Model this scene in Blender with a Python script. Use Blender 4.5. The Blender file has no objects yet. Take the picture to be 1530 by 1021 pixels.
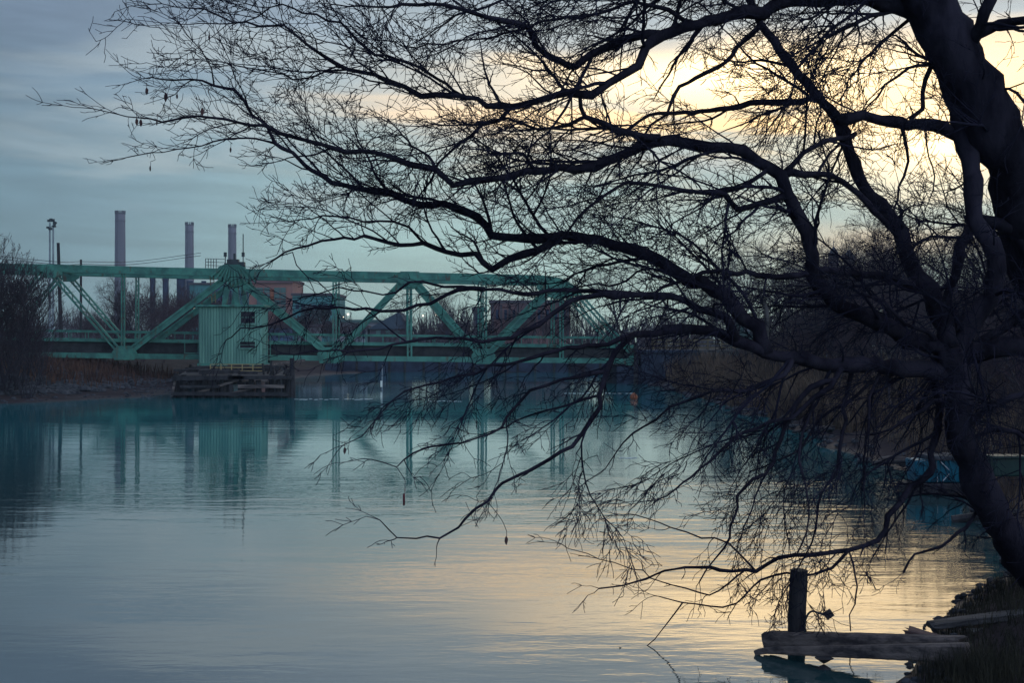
import bpy, math, random
import numpy as np
from mathutils import Vector, Matrix, noise as mnoise
rnd = random.Random(7)
S = bpy.context.scene
COL = S.collection
R = math.radians

# ------------------------------------------------------------------ camera
F = 2125.0          # focal length in photograph pixels (50 mm on 36 mm, 1530 wide)
HZ = 516.0          # horizon row in the photograph
CZ = 3.2            # eye height above the water
cam_d = bpy.data.cameras.new('camera'); cam = bpy.data.objects.new('camera', cam_d); COL.objects.link(cam)
cam.location = (0, 0, CZ); cam.rotation_euler = (R(90), 0, 0)
cam_d.lens = 50; cam_d.sensor_width = 36; cam_d.sensor_fit = 'HORIZONTAL'
cam_d.shift_y = 5.5 / 1530; cam_d.clip_start = 0.1; cam_d.clip_end = 9000
S.camera = cam
S.view_settings.view_transform = 'Standard'; S.view_settings.look = 'None'
S.view_settings.exposure = 0.12; S.view_settings.gamma = 1.0
S.cycles.max_bounces = 6; S.cycles.diffuse_bounces = 2; S.cycles.glossy_bounces = 3
S.cycles.use_denoising = True
HAZE = .00026

# ------------------------------------------------------------------ node helpers
class NT:
    def __init__(s, tree): s.t = tree
    def n(s, typ, **kw):
        nd = s.t.nodes.new(typ)
        for k, v in kw.items(): setattr(nd, k, v)
        return nd
    def put(s, sock, v):
        if hasattr(v, 'node'): s.t.links.new(v, sock)
        else: sock.default_value = v
    def m(s, op, a, b=0.0, c=0.0, clamp=False):
        nd = s.n('ShaderNodeMath', operation=op, use_clamp=clamp)
        for i, v in enumerate((a, b, c)): s.put(nd.inputs[i], v)
        return nd.outputs[0]
    def smooth(s, x, lo, hi, a=0.0, b=1.0):
        nd = s.n('ShaderNodeMapRange', interpolation_type='SMOOTHSTEP')
        s.put(nd.inputs[0], x); nd.inputs[1].default_value = lo; nd.inputs[2].default_value = hi
        nd.inputs[3].default_value = a; nd.inputs[4].default_value = b
        return nd.outputs[0]
    def comb(s, x, y, z):
        nd = s.n('ShaderNodeCombineXYZ')
        for i, v in enumerate((x, y, z)): s.put(nd.inputs[i], v)
        return nd.outputs[0]
    def noise(s, vec, scale, detail=3, rough=0.55, dist=0.0):
        nd = s.n('ShaderNodeTexNoise'); s.put(nd.inputs['Vector'], vec)
        nd.inputs['Scale'].default_value = scale; nd.inputs['Detail'].default_value = detail
        nd.inputs['Roughness'].default_value = rough; nd.inputs['Distortion'].default_value = dist
        return nd.outputs['Fac']
    def mix(s, f, a, b, mode='MIX'):
        nd = s.n('ShaderNodeMix', data_type='RGBA', blend_type=mode)
        s.put(nd.inputs[0], f); 
        s.put(nd.inputs[6], a if hasattr(a, 'node') else (*a, 1)); s.put(nd.inputs[7], b if hasattr(b, 'node') else (*b, 1))
        return nd.outputs[2]
    def ramp(s, f, stops):
        nd = s.n('ShaderNodeValToRGB'); e = nd.color_ramp.elements
        while len(e) < len(stops): e.new(0.5)
        for el, (p, c) in zip(e, stops): el.position = p; el.color = (*c, 1)
        s.put(nd.inputs[0], f)
        return nd.outputs[0]
    def gauss(s, x, c, w):
        d = s.m('DIVIDE', s.m('SUBTRACT', x, c), w)
        return s.m('POWER', 2.71828, s.m('MULTIPLY', s.m('MULTIPLY', d, d), -1.0))

# ------------------------------------------------------------------ world: dusk sky with a broken cloud layer
SUN_AZ, SUN_EL = 0.30, R(24)           # azimuth measured from +Y towards +X
W = bpy.data.worlds.new('World'); S.world = W; W.use_nodes = True
W.node_tree.nodes.clear(); w = NT(W.node_tree)
sky = w.n('ShaderNodeTexSky', sky_type='NISHITA', sun_disc=False, sun_elevation=SUN_EL, sun_rotation=SUN_AZ,
          air_density=1.2, dust_density=1.5)
tc = w.n('ShaderNodeTexCoord'); sep = w.n('ShaderNodeSeparateXYZ')
W.node_tree.links.new(tc.outputs['Generated'], sep.inputs[0])
X, Y, Z = sep.outputs
az = w.m('ARCTAN2', X, Y)
el = w.m('ABSOLUTE', Z)
tilt = w.m('ADD', el, w.m('MULTIPLY', az, 0.035))
nbig = w.noise(w.comb(w.m('MULTIPLY', az, 3.4), w.m('MULTIPLY', tilt, 21.0), 0.0), 1.0, 5, 0.55, 0.5)
nfine = w.noise(w.comb(w.m('MULTIPLY', az, 7.0), w.m('MULTIPLY', tilt, 60.0), 3.7), 1.0, 5, 0.6, 0.3)
elw = w.m('ADD', el, w.m('MULTIPLY', w.m('SUBTRACT', nbig, 0.5), 0.05))
base = w.ramp(w.m('MULTIPLY', elw, 3.0), [(0.0, (.138, .275, .318)), (0.22, (.185, .335, .385)), (0.42, (.190, .318, .395)),
                                         (0.62, (.205, .290, .390)), (0.78, (.180, .248, .345)), (1.0, (.12, .175, .26))])
azf = w.smooth(az, -0.42, 0.0, 0.49, 1.24)
base = w.mix(1.0, base, w.comb(w.m('MULTIPLY', azf, w.smooth(az, -.35, -.05, .95, 1.10)), azf, w.m('MULTIPLY', azf, w.smooth(az, -.35, -.05, 1.06, .86))), 'MULTIPLY')
streak = w.smooth(nfine, 0.28, 0.72, 0.86, 1.14)
base = w.mix(1.0, base, w.comb(streak, streak, streak), 'MULTIPLY')
# soft greyish pink bars in the far-away cloud, dulled towards the dark side
bars = w.m('MULTIPLY', w.smooth(nbig, 0.46, 0.62), w.m('MULTIPLY', w.smooth(el, .07, .13), w.smooth(az, -.40, -.15, .25, 1.0)))
c = w.mix(w.m('MULTIPLY', bars, .70), base, (.36, .42, .43))
# warm break in the clouds round the hidden sun, and its pale pinkish continuation
patch = w.smooth(w.noise(w.comb(w.m('MULTIPLY', az, 5.0), w.m('MULTIPLY', tilt, 34.0), 9.2), 1.0, 4, .55, .6), .36, .60)
glow = w.m('MULTIPLY', w.gauss(az, 0.28, 0.26), w.gauss(elw, 0.160, 0.042))
cut = w.smooth(w.m('ADD', w.m('SUBTRACT', elw, w.m('MULTIPLY', az, .07)), w.m('MULTIPLY', w.m('SUBTRACT', nfine, .5), .02)), .184, .204, 1.0, .06)
glow = w.m('MULTIPLY', w.m('MULTIPLY', glow, cut), w.m('ADD', .30, w.m('MULTIPLY', patch, 1.05)), clamp=True)
core = w.m('MULTIPLY', w.gauss(az, 0.18, 0.15), w.gauss(elw, 0.182, 0.019))
core2 = w.m('MULTIPLY', w.gauss(az, 0.285, 0.065), w.gauss(elw, 0.132, 0.027))
pale = w.m('MULTIPLY', w.gauss(az, 0.0, 0.13), w.gauss(elw, 0.170, 0.028))
pale = w.m('MULTIPLY', w.m('MULTIPLY', pale, cut), w.m('ADD', .35, patch))
low = w.m('MULTIPLY', w.gauss(az, 0.26, 0.10), w.gauss(elw, 0.066, 0.014))
c = w.mix(w.m('MULTIPLY', pale, 0.95, clamp=True), c, (.78, .63, .47))
c = w.mix(w.m('MULTIPLY', low, 0.55), c, (.72, .47, .25))
c = w.mix(w.m('MULTIPLY', glow, 0.95, clamp=True), c, w.mix(patch, (.46, .43, .34), (1.38, .90, .37)))
c = w.mix(w.m('MULTIPLY', w.m('ADD', core, core2), 0.95, clamp=True), c, (2.1, 1.55, .84))
# unseen sky overhead and behind the viewer, brightened artificially to light what faces us
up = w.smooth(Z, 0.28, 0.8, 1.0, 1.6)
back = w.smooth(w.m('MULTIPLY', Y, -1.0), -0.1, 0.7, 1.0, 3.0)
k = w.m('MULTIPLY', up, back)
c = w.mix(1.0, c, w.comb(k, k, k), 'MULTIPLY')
nish = w.mix(1.0, sky.outputs[0], (.05, .05, .05), 'MULTIPLY')
c = w.mix(0.10, c, nish)
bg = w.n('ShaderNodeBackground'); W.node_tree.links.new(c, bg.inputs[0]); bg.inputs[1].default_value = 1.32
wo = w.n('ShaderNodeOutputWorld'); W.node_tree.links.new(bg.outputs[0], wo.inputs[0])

sl = bpy.data.lights.new('sun', 'SUN'); sun = bpy.data.objects.new('sun', sl); COL.objects.link(sun)
sl.energy = 0.22; sl.angle = R(12); sl.color = (1.0, .84, .62)
sdir = Vector((math.sin(SUN_AZ) * math.cos(SUN_EL), math.cos(SUN_AZ) * math.cos(SUN_EL), math.sin(SUN_EL)))
sun.rotation_euler = (-sdir).to_track_quat('-Z', 'Y').to_euler(); sun.location = (0, 0, 60)

# ------------------------------------------------------------------ materials
MATS = {}
def mat(name, col, rough=0.8, col2=None, scale=4.0, bump=0.0, bscale=None, stretch=(1, 1, 1), metal=0.0, spec=0.3, fac=(.35, .65), rust=None):
    if name in MATS: return MATS[name]
    m = bpy.data.materials.new(name); m.use_nodes = True; m.node_tree.nodes.clear(); t = NT(m.node_tree)
    b = t.n('ShaderNodeBsdfPrincipled'); o = t.n('ShaderNodeOutputMaterial'); m.node_tree.links.new(b.outputs[0], o.inputs[0])
    b.inputs['Roughness'].default_value = rough; b.inputs['Metallic'].default_value = metal
    b.inputs['Specular IOR Level'].default_value = spec
    tc = t.n('ShaderNodeTexCoord'); mp = t.n('ShaderNodeMapping'); m.node_tree.links.new(tc.outputs['Object'], mp.inputs[0])
    mp.inputs['Scale'].default_value = stretch
    if col2 is None: col2 = tuple(x * 0.55 for x in col)
    f = t.smooth(t.noise(mp.outputs[0], scale, 6, 0.62), fac[0], fac[1])
    cc = t.mix(f, col2, col)
    if rust:                                   # rusty blotches and vertical run marks through the paint
        mr = t.n('ShaderNodeMapping'); m.node_tree.links.new(tc.outputs['Object'], mr.inputs[0]); mr.inputs['Scale'].default_value = (1, 1, .3)
        cc = t.mix(t.m('MULTIPLY', t.smooth(t.noise(mr.outputs[0], rust[0], 6, .68), rust[1], rust[1] + .10), .8), cc, (.075, .040, .030))
        cc = t.mix(t.m('MULTIPLY', t.smooth(t.noise(mp.outputs[0], .22, 3, .5), .45, .70), .45), cc, tuple(x * 1.25 + .03 for x in col))
    m.node_tree.links.new(cc, b.inputs['Base Color'])
    if bump:
        bn = t.n('ShaderNodeBump'); bn.inputs['Strength'].default_value = 0.7; bn.inputs['Distance'].default_value = bump
        m.node_tree.links.new(t.noise(mp.outputs[0], bscale or scale * 4, 5, .6), bn.inputs['Height'])
        m.node_tree.links.new(bn.outputs[0], b.inputs['Normal'])
    MATS[name] = m
    return m
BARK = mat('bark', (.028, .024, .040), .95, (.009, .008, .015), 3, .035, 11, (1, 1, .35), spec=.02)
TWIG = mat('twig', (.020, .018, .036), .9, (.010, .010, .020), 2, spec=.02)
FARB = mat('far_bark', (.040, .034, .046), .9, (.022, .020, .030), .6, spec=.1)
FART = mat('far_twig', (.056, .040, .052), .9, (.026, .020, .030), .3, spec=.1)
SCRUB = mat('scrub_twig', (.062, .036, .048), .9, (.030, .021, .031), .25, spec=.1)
GREEN = mat('green_paint', (.050, .180, .152), .7, (.028, .095, .090), 1.3, .004, 8, rust=(2.2, .56))
GREEN2 = mat('house_siding', (.118, .245, .212), .7, (.080, .180, .165), .8, stretch=(3, 3, .4), rust=(3.0, .66))
RUST = mat('rusted_deck', (.030, .030, .036), .9, (.012, .013, .018), 1.5)
DARKM = mat('dark_metal', (.035, .042, .055), .6, (.018, .022, .032), 2)
GLASS = mat('window_glass', (.022, .020, .030), .5, (.010, .010, .016), 2, spec=.15)
CONC = mat('weathered_concrete', (.026, .038, .072), .9, (.012, .018, .038), .7, .02, 5)
CONCL = mat('pale_concrete', (.230, .250, .300), .9, (.14, .16, .20), .6, .01, 5)
TIMB = mat('wet_timber', (.030, .027, .035), .85, (.008, .008, .013), 2.5, .02, 8, (1, 1, .3))
LOG = mat('grey_timber', (.135, .104, .104), .85, (.030, .024, .030), 3.0, .035, 9, (.25, 2, 2.5))
LOGD = mat('dark_pile', (.030, .026, .034), .85, (.014, .013, .020), 5, .012, 12, (3, 3, .3))
PLANK = mat('weathered_plank', (.082, .075, .086), .85, (.024, .023, .030), 4, .008, 14, (.4, 3, 3))
REDPL = mat('reddish_plank', (.125, .072, .064), .85, (.070, .045, .050), 4, .008, 14, (.5, 3, 3))
ROCK = mat('rock', (.050, .051, .068), .9, (.016, .017, .026), 3, .03, 8)
REED = mat('dry_reed', (.095, .050, .040), .9, (.036, .020, .022), .4, spec=.1)
REEDR = mat('tan_reed', (.135, .092, .072), .9, (.026, .019, .022), .55, spec=.1)
GRASS = mat('dark_grass', (.044, .040, .030), .9, (.018, .017, .016), 1.2, spec=.1)
STACK = mat('stack_concrete', (.140, .118, .155), .9, (.10, .09, .12), .05, stretch=(1, 1, .15))
NAVY = mat('navy_steel', (.014, .026, .070), .8, (.010, .018, .05), .1)
TEALB = mat('teal_cladding', (.055, .180, .200), .8, (.04, .13, .155), .15)
SALM = mat('salmon_brick', (.290, .130, .115), .9, (.21, .10, .10), .2)
GREYG = mat('grey_green_panel', (.075, .130, .135), .8, (.055, .10, .11), .3)
BRICK = mat('dark_brick', (.170, .090, .100), .9, (.11, .065, .08), .3)
SLATE = mat('slate_roof', (.045, .065, .100), .9, (.03, .045, .075), .3)
GREYW = mat('pale_wall', (.230, .225, .270), .9, (.16, .16, .20), .3)
WHITE = mat('white_paint', (.70, .70, .68), .6, (.55, .55, .55), 1)
PURP = mat('dim_wall', (.075, .062, .085), .9, (.05, .045, .06), .2)
BLUE = mat('blue_plastic', (.001, .095, .165), .6, (.001, .055, .10), 3)
DGREEN = mat('green_plastic', (.006, .028, .030), .6, (.004, .016, .02), 3)
ORANGE = mat('orange_float', (.26, .075, .035), .6, (.15, .045, .025), 5)
LEAF = mat('dead_leaf', (.075, .035, .038), .9, (.04, .022, .03), 6)
LEAFR = mat('red_leaf', (.120, .030, .035), .9, (.07, .02, .03), 6)
YEL = mat('faded_yellow', (.300, .220, .110), .7, (.14, .10, .065), 1.5)
FENCE = mat('dull_rail_paint', (.120, .092, .060), .8, (.055, .042, .034), 1.5)
FOAM = mat('foam', (.55, .60, .65), .9, (.30, .36, .42), 2)
BLUEW = mat('blue_wall', (.065, .105, .210), .8, (.05, .08, .16), .4)
CORD = mat('pale_cord', (.42, .44, .50), .8)
def emit(name, col, st):
    m = bpy.data.materials.new(name); m.use_nodes = True; m.node_tree.nodes.clear(); t = NT(m.node_tree)
    e = t.n('ShaderNodeEmission'); e.inputs[0].default_value = (*col, 1); e.inputs[1].default_value = st
    o = t.n('ShaderNodeOutputMaterial'); m.node_tree.links.new(e.outputs[0], o.inputs[0]); return m
LAMP = emit('lit_lamp', (1.0, .88, .66), 2.2)

def water_mat():
    m = bpy.data.materials.new('river_water'); m.use_nodes = True; m.node_tree.nodes.clear(); t = NT(m.node_tree)
    b = t.n('ShaderNodeBsdfPrincipled'); o = t.n('ShaderNodeOutputMaterial'); m.node_tree.links.new(b.outputs[0], o.inputs[0])
    b.inputs['Roughness'].default_value = .03
    b.inputs['IOR'].default_value = 2.6; b.inputs['Specular IOR Level'].default_value = .5
    g = t.n('ShaderNodeNewGeometry'); mp = t.n('ShaderNodeMapping'); m.node_tree.links.new(g.outputs['Position'], mp.inputs[0])
    mp.inputs['Scale'].default_value = (.40, 1.0, 1.0); mp.inputs['Rotation'].default_value = (0, 0, .12)
    big = t.noise(mp.outputs[0], .07, 3, .5)                              # calm slicks and ruffled patches
    sp = t.n('ShaderNodeSeparateXYZ'); m.node_tree.links.new(g.outputs['Position'], sp.inputs[0])
    m.node_tree.links.new(t.mix(t.smooth(sp.outputs[1], 22, 62), (.014, .046, .056), (.000, .130, .168)), b.inputs['Base Color'])   # greyer teal near the viewer, stronger teal farther out
    amp = t.smooth(big, .38, .66, .45, 1.7)
    band = t.m('ADD', 1.0, t.m('MULTIPLY', t.gauss(sp.outputs[1], 31.5, 3.5), 1.9))
    amp = t.m('MULTIPLY', amp, band)
    h = t.m('ADD', t.m('MULTIPLY', t.noise(mp.outputs[0], 1.1, 2, .5), 1.3), t.m('ADD', t.m('MULTIPLY', t.noise(mp.outputs[0], 4.2, 3, .55, .3), .42), t.m('MULTIPLY', t.noise(mp.outputs[0], 13, 2, .5, .3), .10)))
    bn = t.n('ShaderNodeBump'); bn.inputs['Strength'].default_value = 1.0; bn.inputs['Distance'].default_value = .0058
    m.node_tree.links.new(t.m('MULTIPLY', h, amp), bn.inputs['Height']); m.node_tree.links.new(bn.outputs[0], b.inputs['Normal'])
    return m
WATER = water_mat()

def ground_mat():
    m = bpy.data.materials.new('bank_soil'); m.use_nodes = True; m.node_tree.nodes.clear(); t = NT(m.node_tree)
    b = t.n('ShaderNodeBsdfPrincipled'); o = t.n('ShaderNodeOutputMaterial'); m.node_tree.links.new(b.outputs[0], o.inputs[0])
    g = t.n('ShaderNodeNewGeometry'); sp = t.n('ShaderNodeSeparateXYZ'); m.node_tree.links.new(g.outputs['Position'], sp.inputs[0])
    b.inputs['Specular IOR Level'].default_value = .08
    n1 = t.noise(g.outputs['Position'], .6, 6, .65); n2 = t.noise(g.outputs['Position'], 5, 5, .6)
    mud = t.mix(n2, (.018, .013, .019), (.036, .027, .034)); soil = t.mix(n1, (.018, .016, .017), (.040, .030, .030))
    hz = t.m('ADD', sp.outputs[2], t.m('MULTIPLY', t.m('SUBTRACT', n1, .5), .5))
    m.node_tree.links.new(t.mix(t.smooth(hz, .2, .7), mud, soil), b.inputs['Base Color'])
    m.node_tree.links.new(t.smooth(hz, .02, .2, .6, .97), b.inputs['Roughness'])
    bn = t.n('ShaderNodeBump'); bn.inputs['Distance'].default_value = .06
    m.node_tree.links.new(n2, bn.inputs['Height']); m.node_tree.links.new(bn.outputs[0], b.inputs['Normal'])
    return m
SOIL = ground_mat()

# ------------------------------------------------------------------ mesh helpers
def P(u, v, d): return Vector(((u - 765) / F * d, d, CZ - (v - HZ) / F * d))
def wl(o):
    p = Vector((0, 0, 0))
    while o is not None: p += o.location; o = o.parent
    return p
class MB:
    def __init__(s): s.v = []; s.f = []
    def quad_box(s, c8):
        i = len(s.v); s.v += [Vector(c) for c in c8]
        s.f += [(i, i+3, i+2, i+1), (i+4, i+5, i+6, i+7), (i, i+1, i+5, i+4), (i+1, i+2, i+6, i+5), (i+2, i+3, i+7, i+6), (i+3, i, i+4, i+7)]
    def box(s, c, sz, rz=0.0, jit=0.0):
        x, y, z = (q / 2 for q in sz); M = Matrix.Rotation(rz, 3, 'Z'); c = Vector(c)
        pts = [(-x,-y,-z),(x,-y,-z),(x,y,-z),(-x,y,-z),(-x,-y,z),(x,-y,z),(x,y,z),(-x,y,z)]
        s.quad_box([c + M @ Vector(p) + Vector((rnd.uniform(-jit, jit), rnd.uniform(-jit, jit), rnd.uniform(-jit, jit))) for p in pts])
        return s
    def bar(s, a, b, w, h, side=None):
        """box section from a to b; w across (horizontal), h in the plane that holds up"""
        a = Vector(a); b = Vector(b); t = (b - a).normalized()
        sd = Vector(side).normalized() if side is not None else (t.cross(Vector((0, 0, 1))) if abs(t.z) < .98 else Vector((0, 1, 0)))
        sd = (sd - t * sd.dot(t)).normalized(); n = t.cross(sd).normalized()
        x = sd * w / 2; y = n * h / 2
        s.quad_box([a - x - y, a + x - y, a + x + y, a - x + y, b - x - y, b + x - y, b + x + y, b - x + y])
        return s
    def tube(s, pts, rad, sides=6, cap=True, gnarl=0.0):
        n = len(pts); i0 = len(s.v); prev = None
        for k in range(n):
            t = (pts[min(k+1, n-1)] - pts[max(k-1, 0)])
            if t.length < 1e-9: t = Vector((0, 0, 1))
            t.normalize()
            if prev is None:
                prev = t.cross(Vector((0.31, 0.77, 0.56)))
                if prev.length < .05: prev = t.cross(Vector((1, 0, 0)))
            nn = (prev - t * prev.dot(t))
            nn.normalize(); prev = nn; bb = t.cross(nn); r = rad[k]; p = pts[k]
            for j in range(sides):
                a = 6.283185 * j / sides; q = nn * (math.cos(a) * r) + bb * (math.sin(a) * r)
                if gnarl: q = q * (1 + gnarl * (mnoise.noise((p + q) * 3.2) + .55 * mnoise.noise((p + q) * 9.0)))
                s.v.append(p + q)
        for k in range(n - 1):
            a = i0 + k * sides; b = a + sides
            for j in range(sides):
                j2 = (j + 1) % sides; s.f.append((a + j, a + j2, b + j2, b + j))
        if cap:
            s.f.append(tuple(range(i0 + sides - 1, i0 - 1, -1))); e = i0 + (n - 1) * sides; s.f.append(tuple(range(e, e + sides)))
        return s
    def lathe(s, c, prof, sides=20):
        """prof: (radius, z) from bottom to top about the vertical through c"""
        c = Vector(c); i0 = len(s.v)
        for r, z in prof:
            for j in range(sides):
                a = 6.283185 * j / sides; s.v.append(c + Vector((r * math.cos(a), r * math.sin(a), z)))
        for k in range(len(prof) - 1):
            a = i0 + k * sides; b = a + sides
            for j in range(sides):
                j2 = (j + 1) % sides; s.f.append((a + j, a + j2, b + j2, b + j))
        s.f.append(tuple(range(i0 + sides - 1, i0 - 1, -1))); e = i0 + (len(prof) - 1) * sides; s.f.append(tuple(range(e, e + sides)))
        return s
    def plate(s, outline, thick_vec):
        """flat plate: outline of points, extruded by a vector"""
        tv = Vector(thick_vec); i = len(s.v); n = len(outline)
        s.v += [Vector(p) for p in outline] + [Vector(p) + tv for p in outline]
        s.f.append(tuple(range(i + n - 1, i - 1, -1))); s.f.append(tuple(range(i + n, i + 2 * n)))
        for j in range(n):
            j2 = (j + 1) % n; s.f.append((i + j, i + j2, i + n + j2, i + n + j))
        return s
    def build(s, name, m, parent=None, smooth=False, bevel=0.0, fix=False):
        org = wl(parent)
        if parent is None:
            xs = [v.x for v in s.v]; ys = [v.y for v in s.v]; zs = [v.z for v in s.v]
            org = Vector(((min(xs) + max(xs)) / 2, (min(ys) + max(ys)) / 2, min(zs)))
        me = bpy.data.meshes.new(name); me.from_pydata([tuple(v - org) for v in s.v], [], s.f)
        if fix:
            import bmesh
            bm = bmesh.new(); bm.from_mesh(me); bmesh.ops.recalc_face_normals(bm, faces=bm.faces); bm.to_mesh(me); bm.free()
        me.materials.append(m)
        if smooth: me.polygons.foreach_set('use_smooth', [True] * len(me.polygons))
        o = bpy.data.objects.new(name, me); COL.objects.link(o)
        if parent is not None: o.parent = parent
        else: o.location = org
        if bevel:
            b = o.modifiers.new('bevel', 'BEVEL'); b.width = bevel; b.segments = 2
        return o
def empty(name, loc, label, cat, group=None):
    o = bpy.data.objects.new(name, None); COL.objects.link(o); o.location = loc; o.empty_display_size = .2
    return tag(o, label, cat, group)
def tag(o, label, cat, group=None, kind=None):
    o['label'] = label; o['category'] = cat
    if group: o['group'] = group
    if kind: o['kind'] = kind
    return o
def copy_tree(o, parent=None):
    c = o.copy(); COL.objects.link(c); c.parent = parent
    for ch in list(o.children): copy_tree(ch, c)
    return c
def place(src, loc, rz=0.0, sc=1.0, label=None, group=None):
    c = copy_tree(src); c.location = loc; c.rotation_euler = (0, 0, rz); c.scale = (sc, sc, sc) if not isinstance(sc, tuple) else sc
    if label: c['label'] = label
    if group: c['group'] = group
    return c
def spline(pts, step):
    """Catmull-Rom through pts (Vectors of any length), resampled about every step"""
    q = [pts[0] * 2 - pts[1]] + list(pts) + [pts[-1] * 2 - pts[-2]]; out = []
    for i in range(1, len(q) - 2):
        p0, p1, p2, p3 = q[i-1], q[i], q[i+1], q[i+2]; n = max(1, int((p2 - p1).length / step))
        for k in range(n):
            t = k / n
            out.append(0.5 * ((2*p1) + (p2 - p0)*t + (2*p0 - 5*p1 + 4*p2 - p3)*t*t + (3*p1 - p0 - 3*p2 + p3)*t*t*t))
    out.append(pts[-1]); return out

# ------------------------------------------------------------------ ground and river
RIVER = [(-300, 6), (-10, 8), (0, 9), (2.8, 11), (3.85, 13.4), (4.6, 15.8), (6.1, 18.6), (7.1, 20.5), (9.5, 31), (11, 49), (11.2, 75), (11, 98), (12, 116), (15, 150), (15, 168),
         (-17, 168), (-21, 140), (-23, 116), (-23, 100), (-21.5, 88), (-27, 78), (-40, 66), (-300, 56)]
def shore_dist(x, y):
    """signed distance to the water's edge: positive on land"""
    x = np.asarray(x, float); y = np.asarray(y, float); d = np.full(x.shape, 1e9); ins = np.zeros(x.shape, bool)
    n = len(RIVER)
    for i in range(n):
        ax, ay = RIVER[i]; bx, by = RIVER[(i+1) % n]; ex, ey = bx - ax, by - ay
        t = np.clip(((x-ax)*ex + (y-ay)*ey) / (ex*ex + ey*ey), 0, 1); d = np.minimum(d, np.hypot(x - ax - t*ex, y - ay - t*ey))
        cr = ((ay > y) != (by > y)); xi = ax + (y - ay) * ex / (ey if ey else 1e-9); ins ^= cr & (x < xi)
    return np.where(ins, -d, d)
def wob(x, y):
    return (np.sin(x*.9 + 1.3*np.sin(y*.37)) * np.sin(y*.7 + 2.1*np.sin(x*.23)) + .5*np.sin(x*2.3+y*1.7) * np.sin(y*2.9-x*.8))
def gz(x, y):
    x = np.asarray(x, float); y = np.asarray(y, float)
    s = shore_dist(x, y) + (.45 * wob(x*.8, y*.8) + .55 * wob(x*.31 + 3, y*.27)) * np.clip(y / 45, .12, 1.3)
    near = np.interp(s, [-3, 0, .5, 1.5, 3, 8, 30], [-1.0, 0, .16, .38, .75, 1.5, 1.9])
    left = np.interp(s, [-6, 0, 6, 12, 20, 60], [-1.0, 0, .35, 1.5, 2.2, 2.6])
    right = np.interp(s, [-4, 0, 1.4, 8, 20, 60], [-1.0, 0, .55, 1.7, 2.3, 2.6])
    k = np.clip((y - 18) / 14, 0, 1); l = np.clip((-x - 6) / 8, 0, 1)
    far = right * (1 - l) + left * l
    h = near * (1 - k) + far * k
    return h + .07 * wob(x * 1.7, y * 1.7) * np.clip(s, 0, 1)
def g1(x, y): return float(gz(np.array([x]), np.array([y]))[0])
def axis(lo, hi, step, far, fac=1.35):
    a = list(np.arange(lo, hi + 1e-6, step)); s = step
    b = [hi]; 
    while b[-1] < far: s *= fac; b.append(b[-1] + s)
    s = step; c_ = [lo]
    while c_[-1] > -far: s *= fac; c_.append(c_[-1] - s)
    return np.array(sorted(set(c_[1:] + a + b[1:])))
xs = axis(-48, 32, .6, 900); ys = axis(2, 20, .35, 20.01); ys = np.concatenate([np.arange(-40, 2, 4), np.arange(2, 24, .3), np.arange(24, 180, .8)])
b = [180.0]; st = .8
while b[-1] < 1000: st *= 1.25; b.append(b[-1] + st)
ys = np.concatenate([ys, b])
gx, gy = np.meshgrid(xs, ys); gzv = gz(gx, gy)
verts = np.stack([gx.ravel(), gy.ravel(), gzv.ravel()], 1); nx, ny = len(xs), len(ys)
fc = [(j*nx+i, j*nx+i+1, (j+1)*nx+i+1, (j+1)*nx+i) for j in range(ny-1) for i in range(nx-1)]
me = bpy.data.meshes.new('ground'); me.from_pydata(verts.tolist(), [], fc); me.materials.append(SOIL)
me.polygons.foreach_set('use_smooth', [True]*len(me.polygons))
o = bpy.data.objects.new('ground', me); COL.objects.link(o); o['kind'] = 'structure'
me = bpy.data.meshes.new('river_water'); me.from_pydata([(-320, -2, 0), (60, -2, 0), (60, 190, 0), (-320, 190, 0)], [], [(0, 1, 2, 3)]); me.materials.append(WATER)
o = bpy.data.objects.new('river_water', me); COL.objects.link(o); o['kind'] = 'structure'

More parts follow.
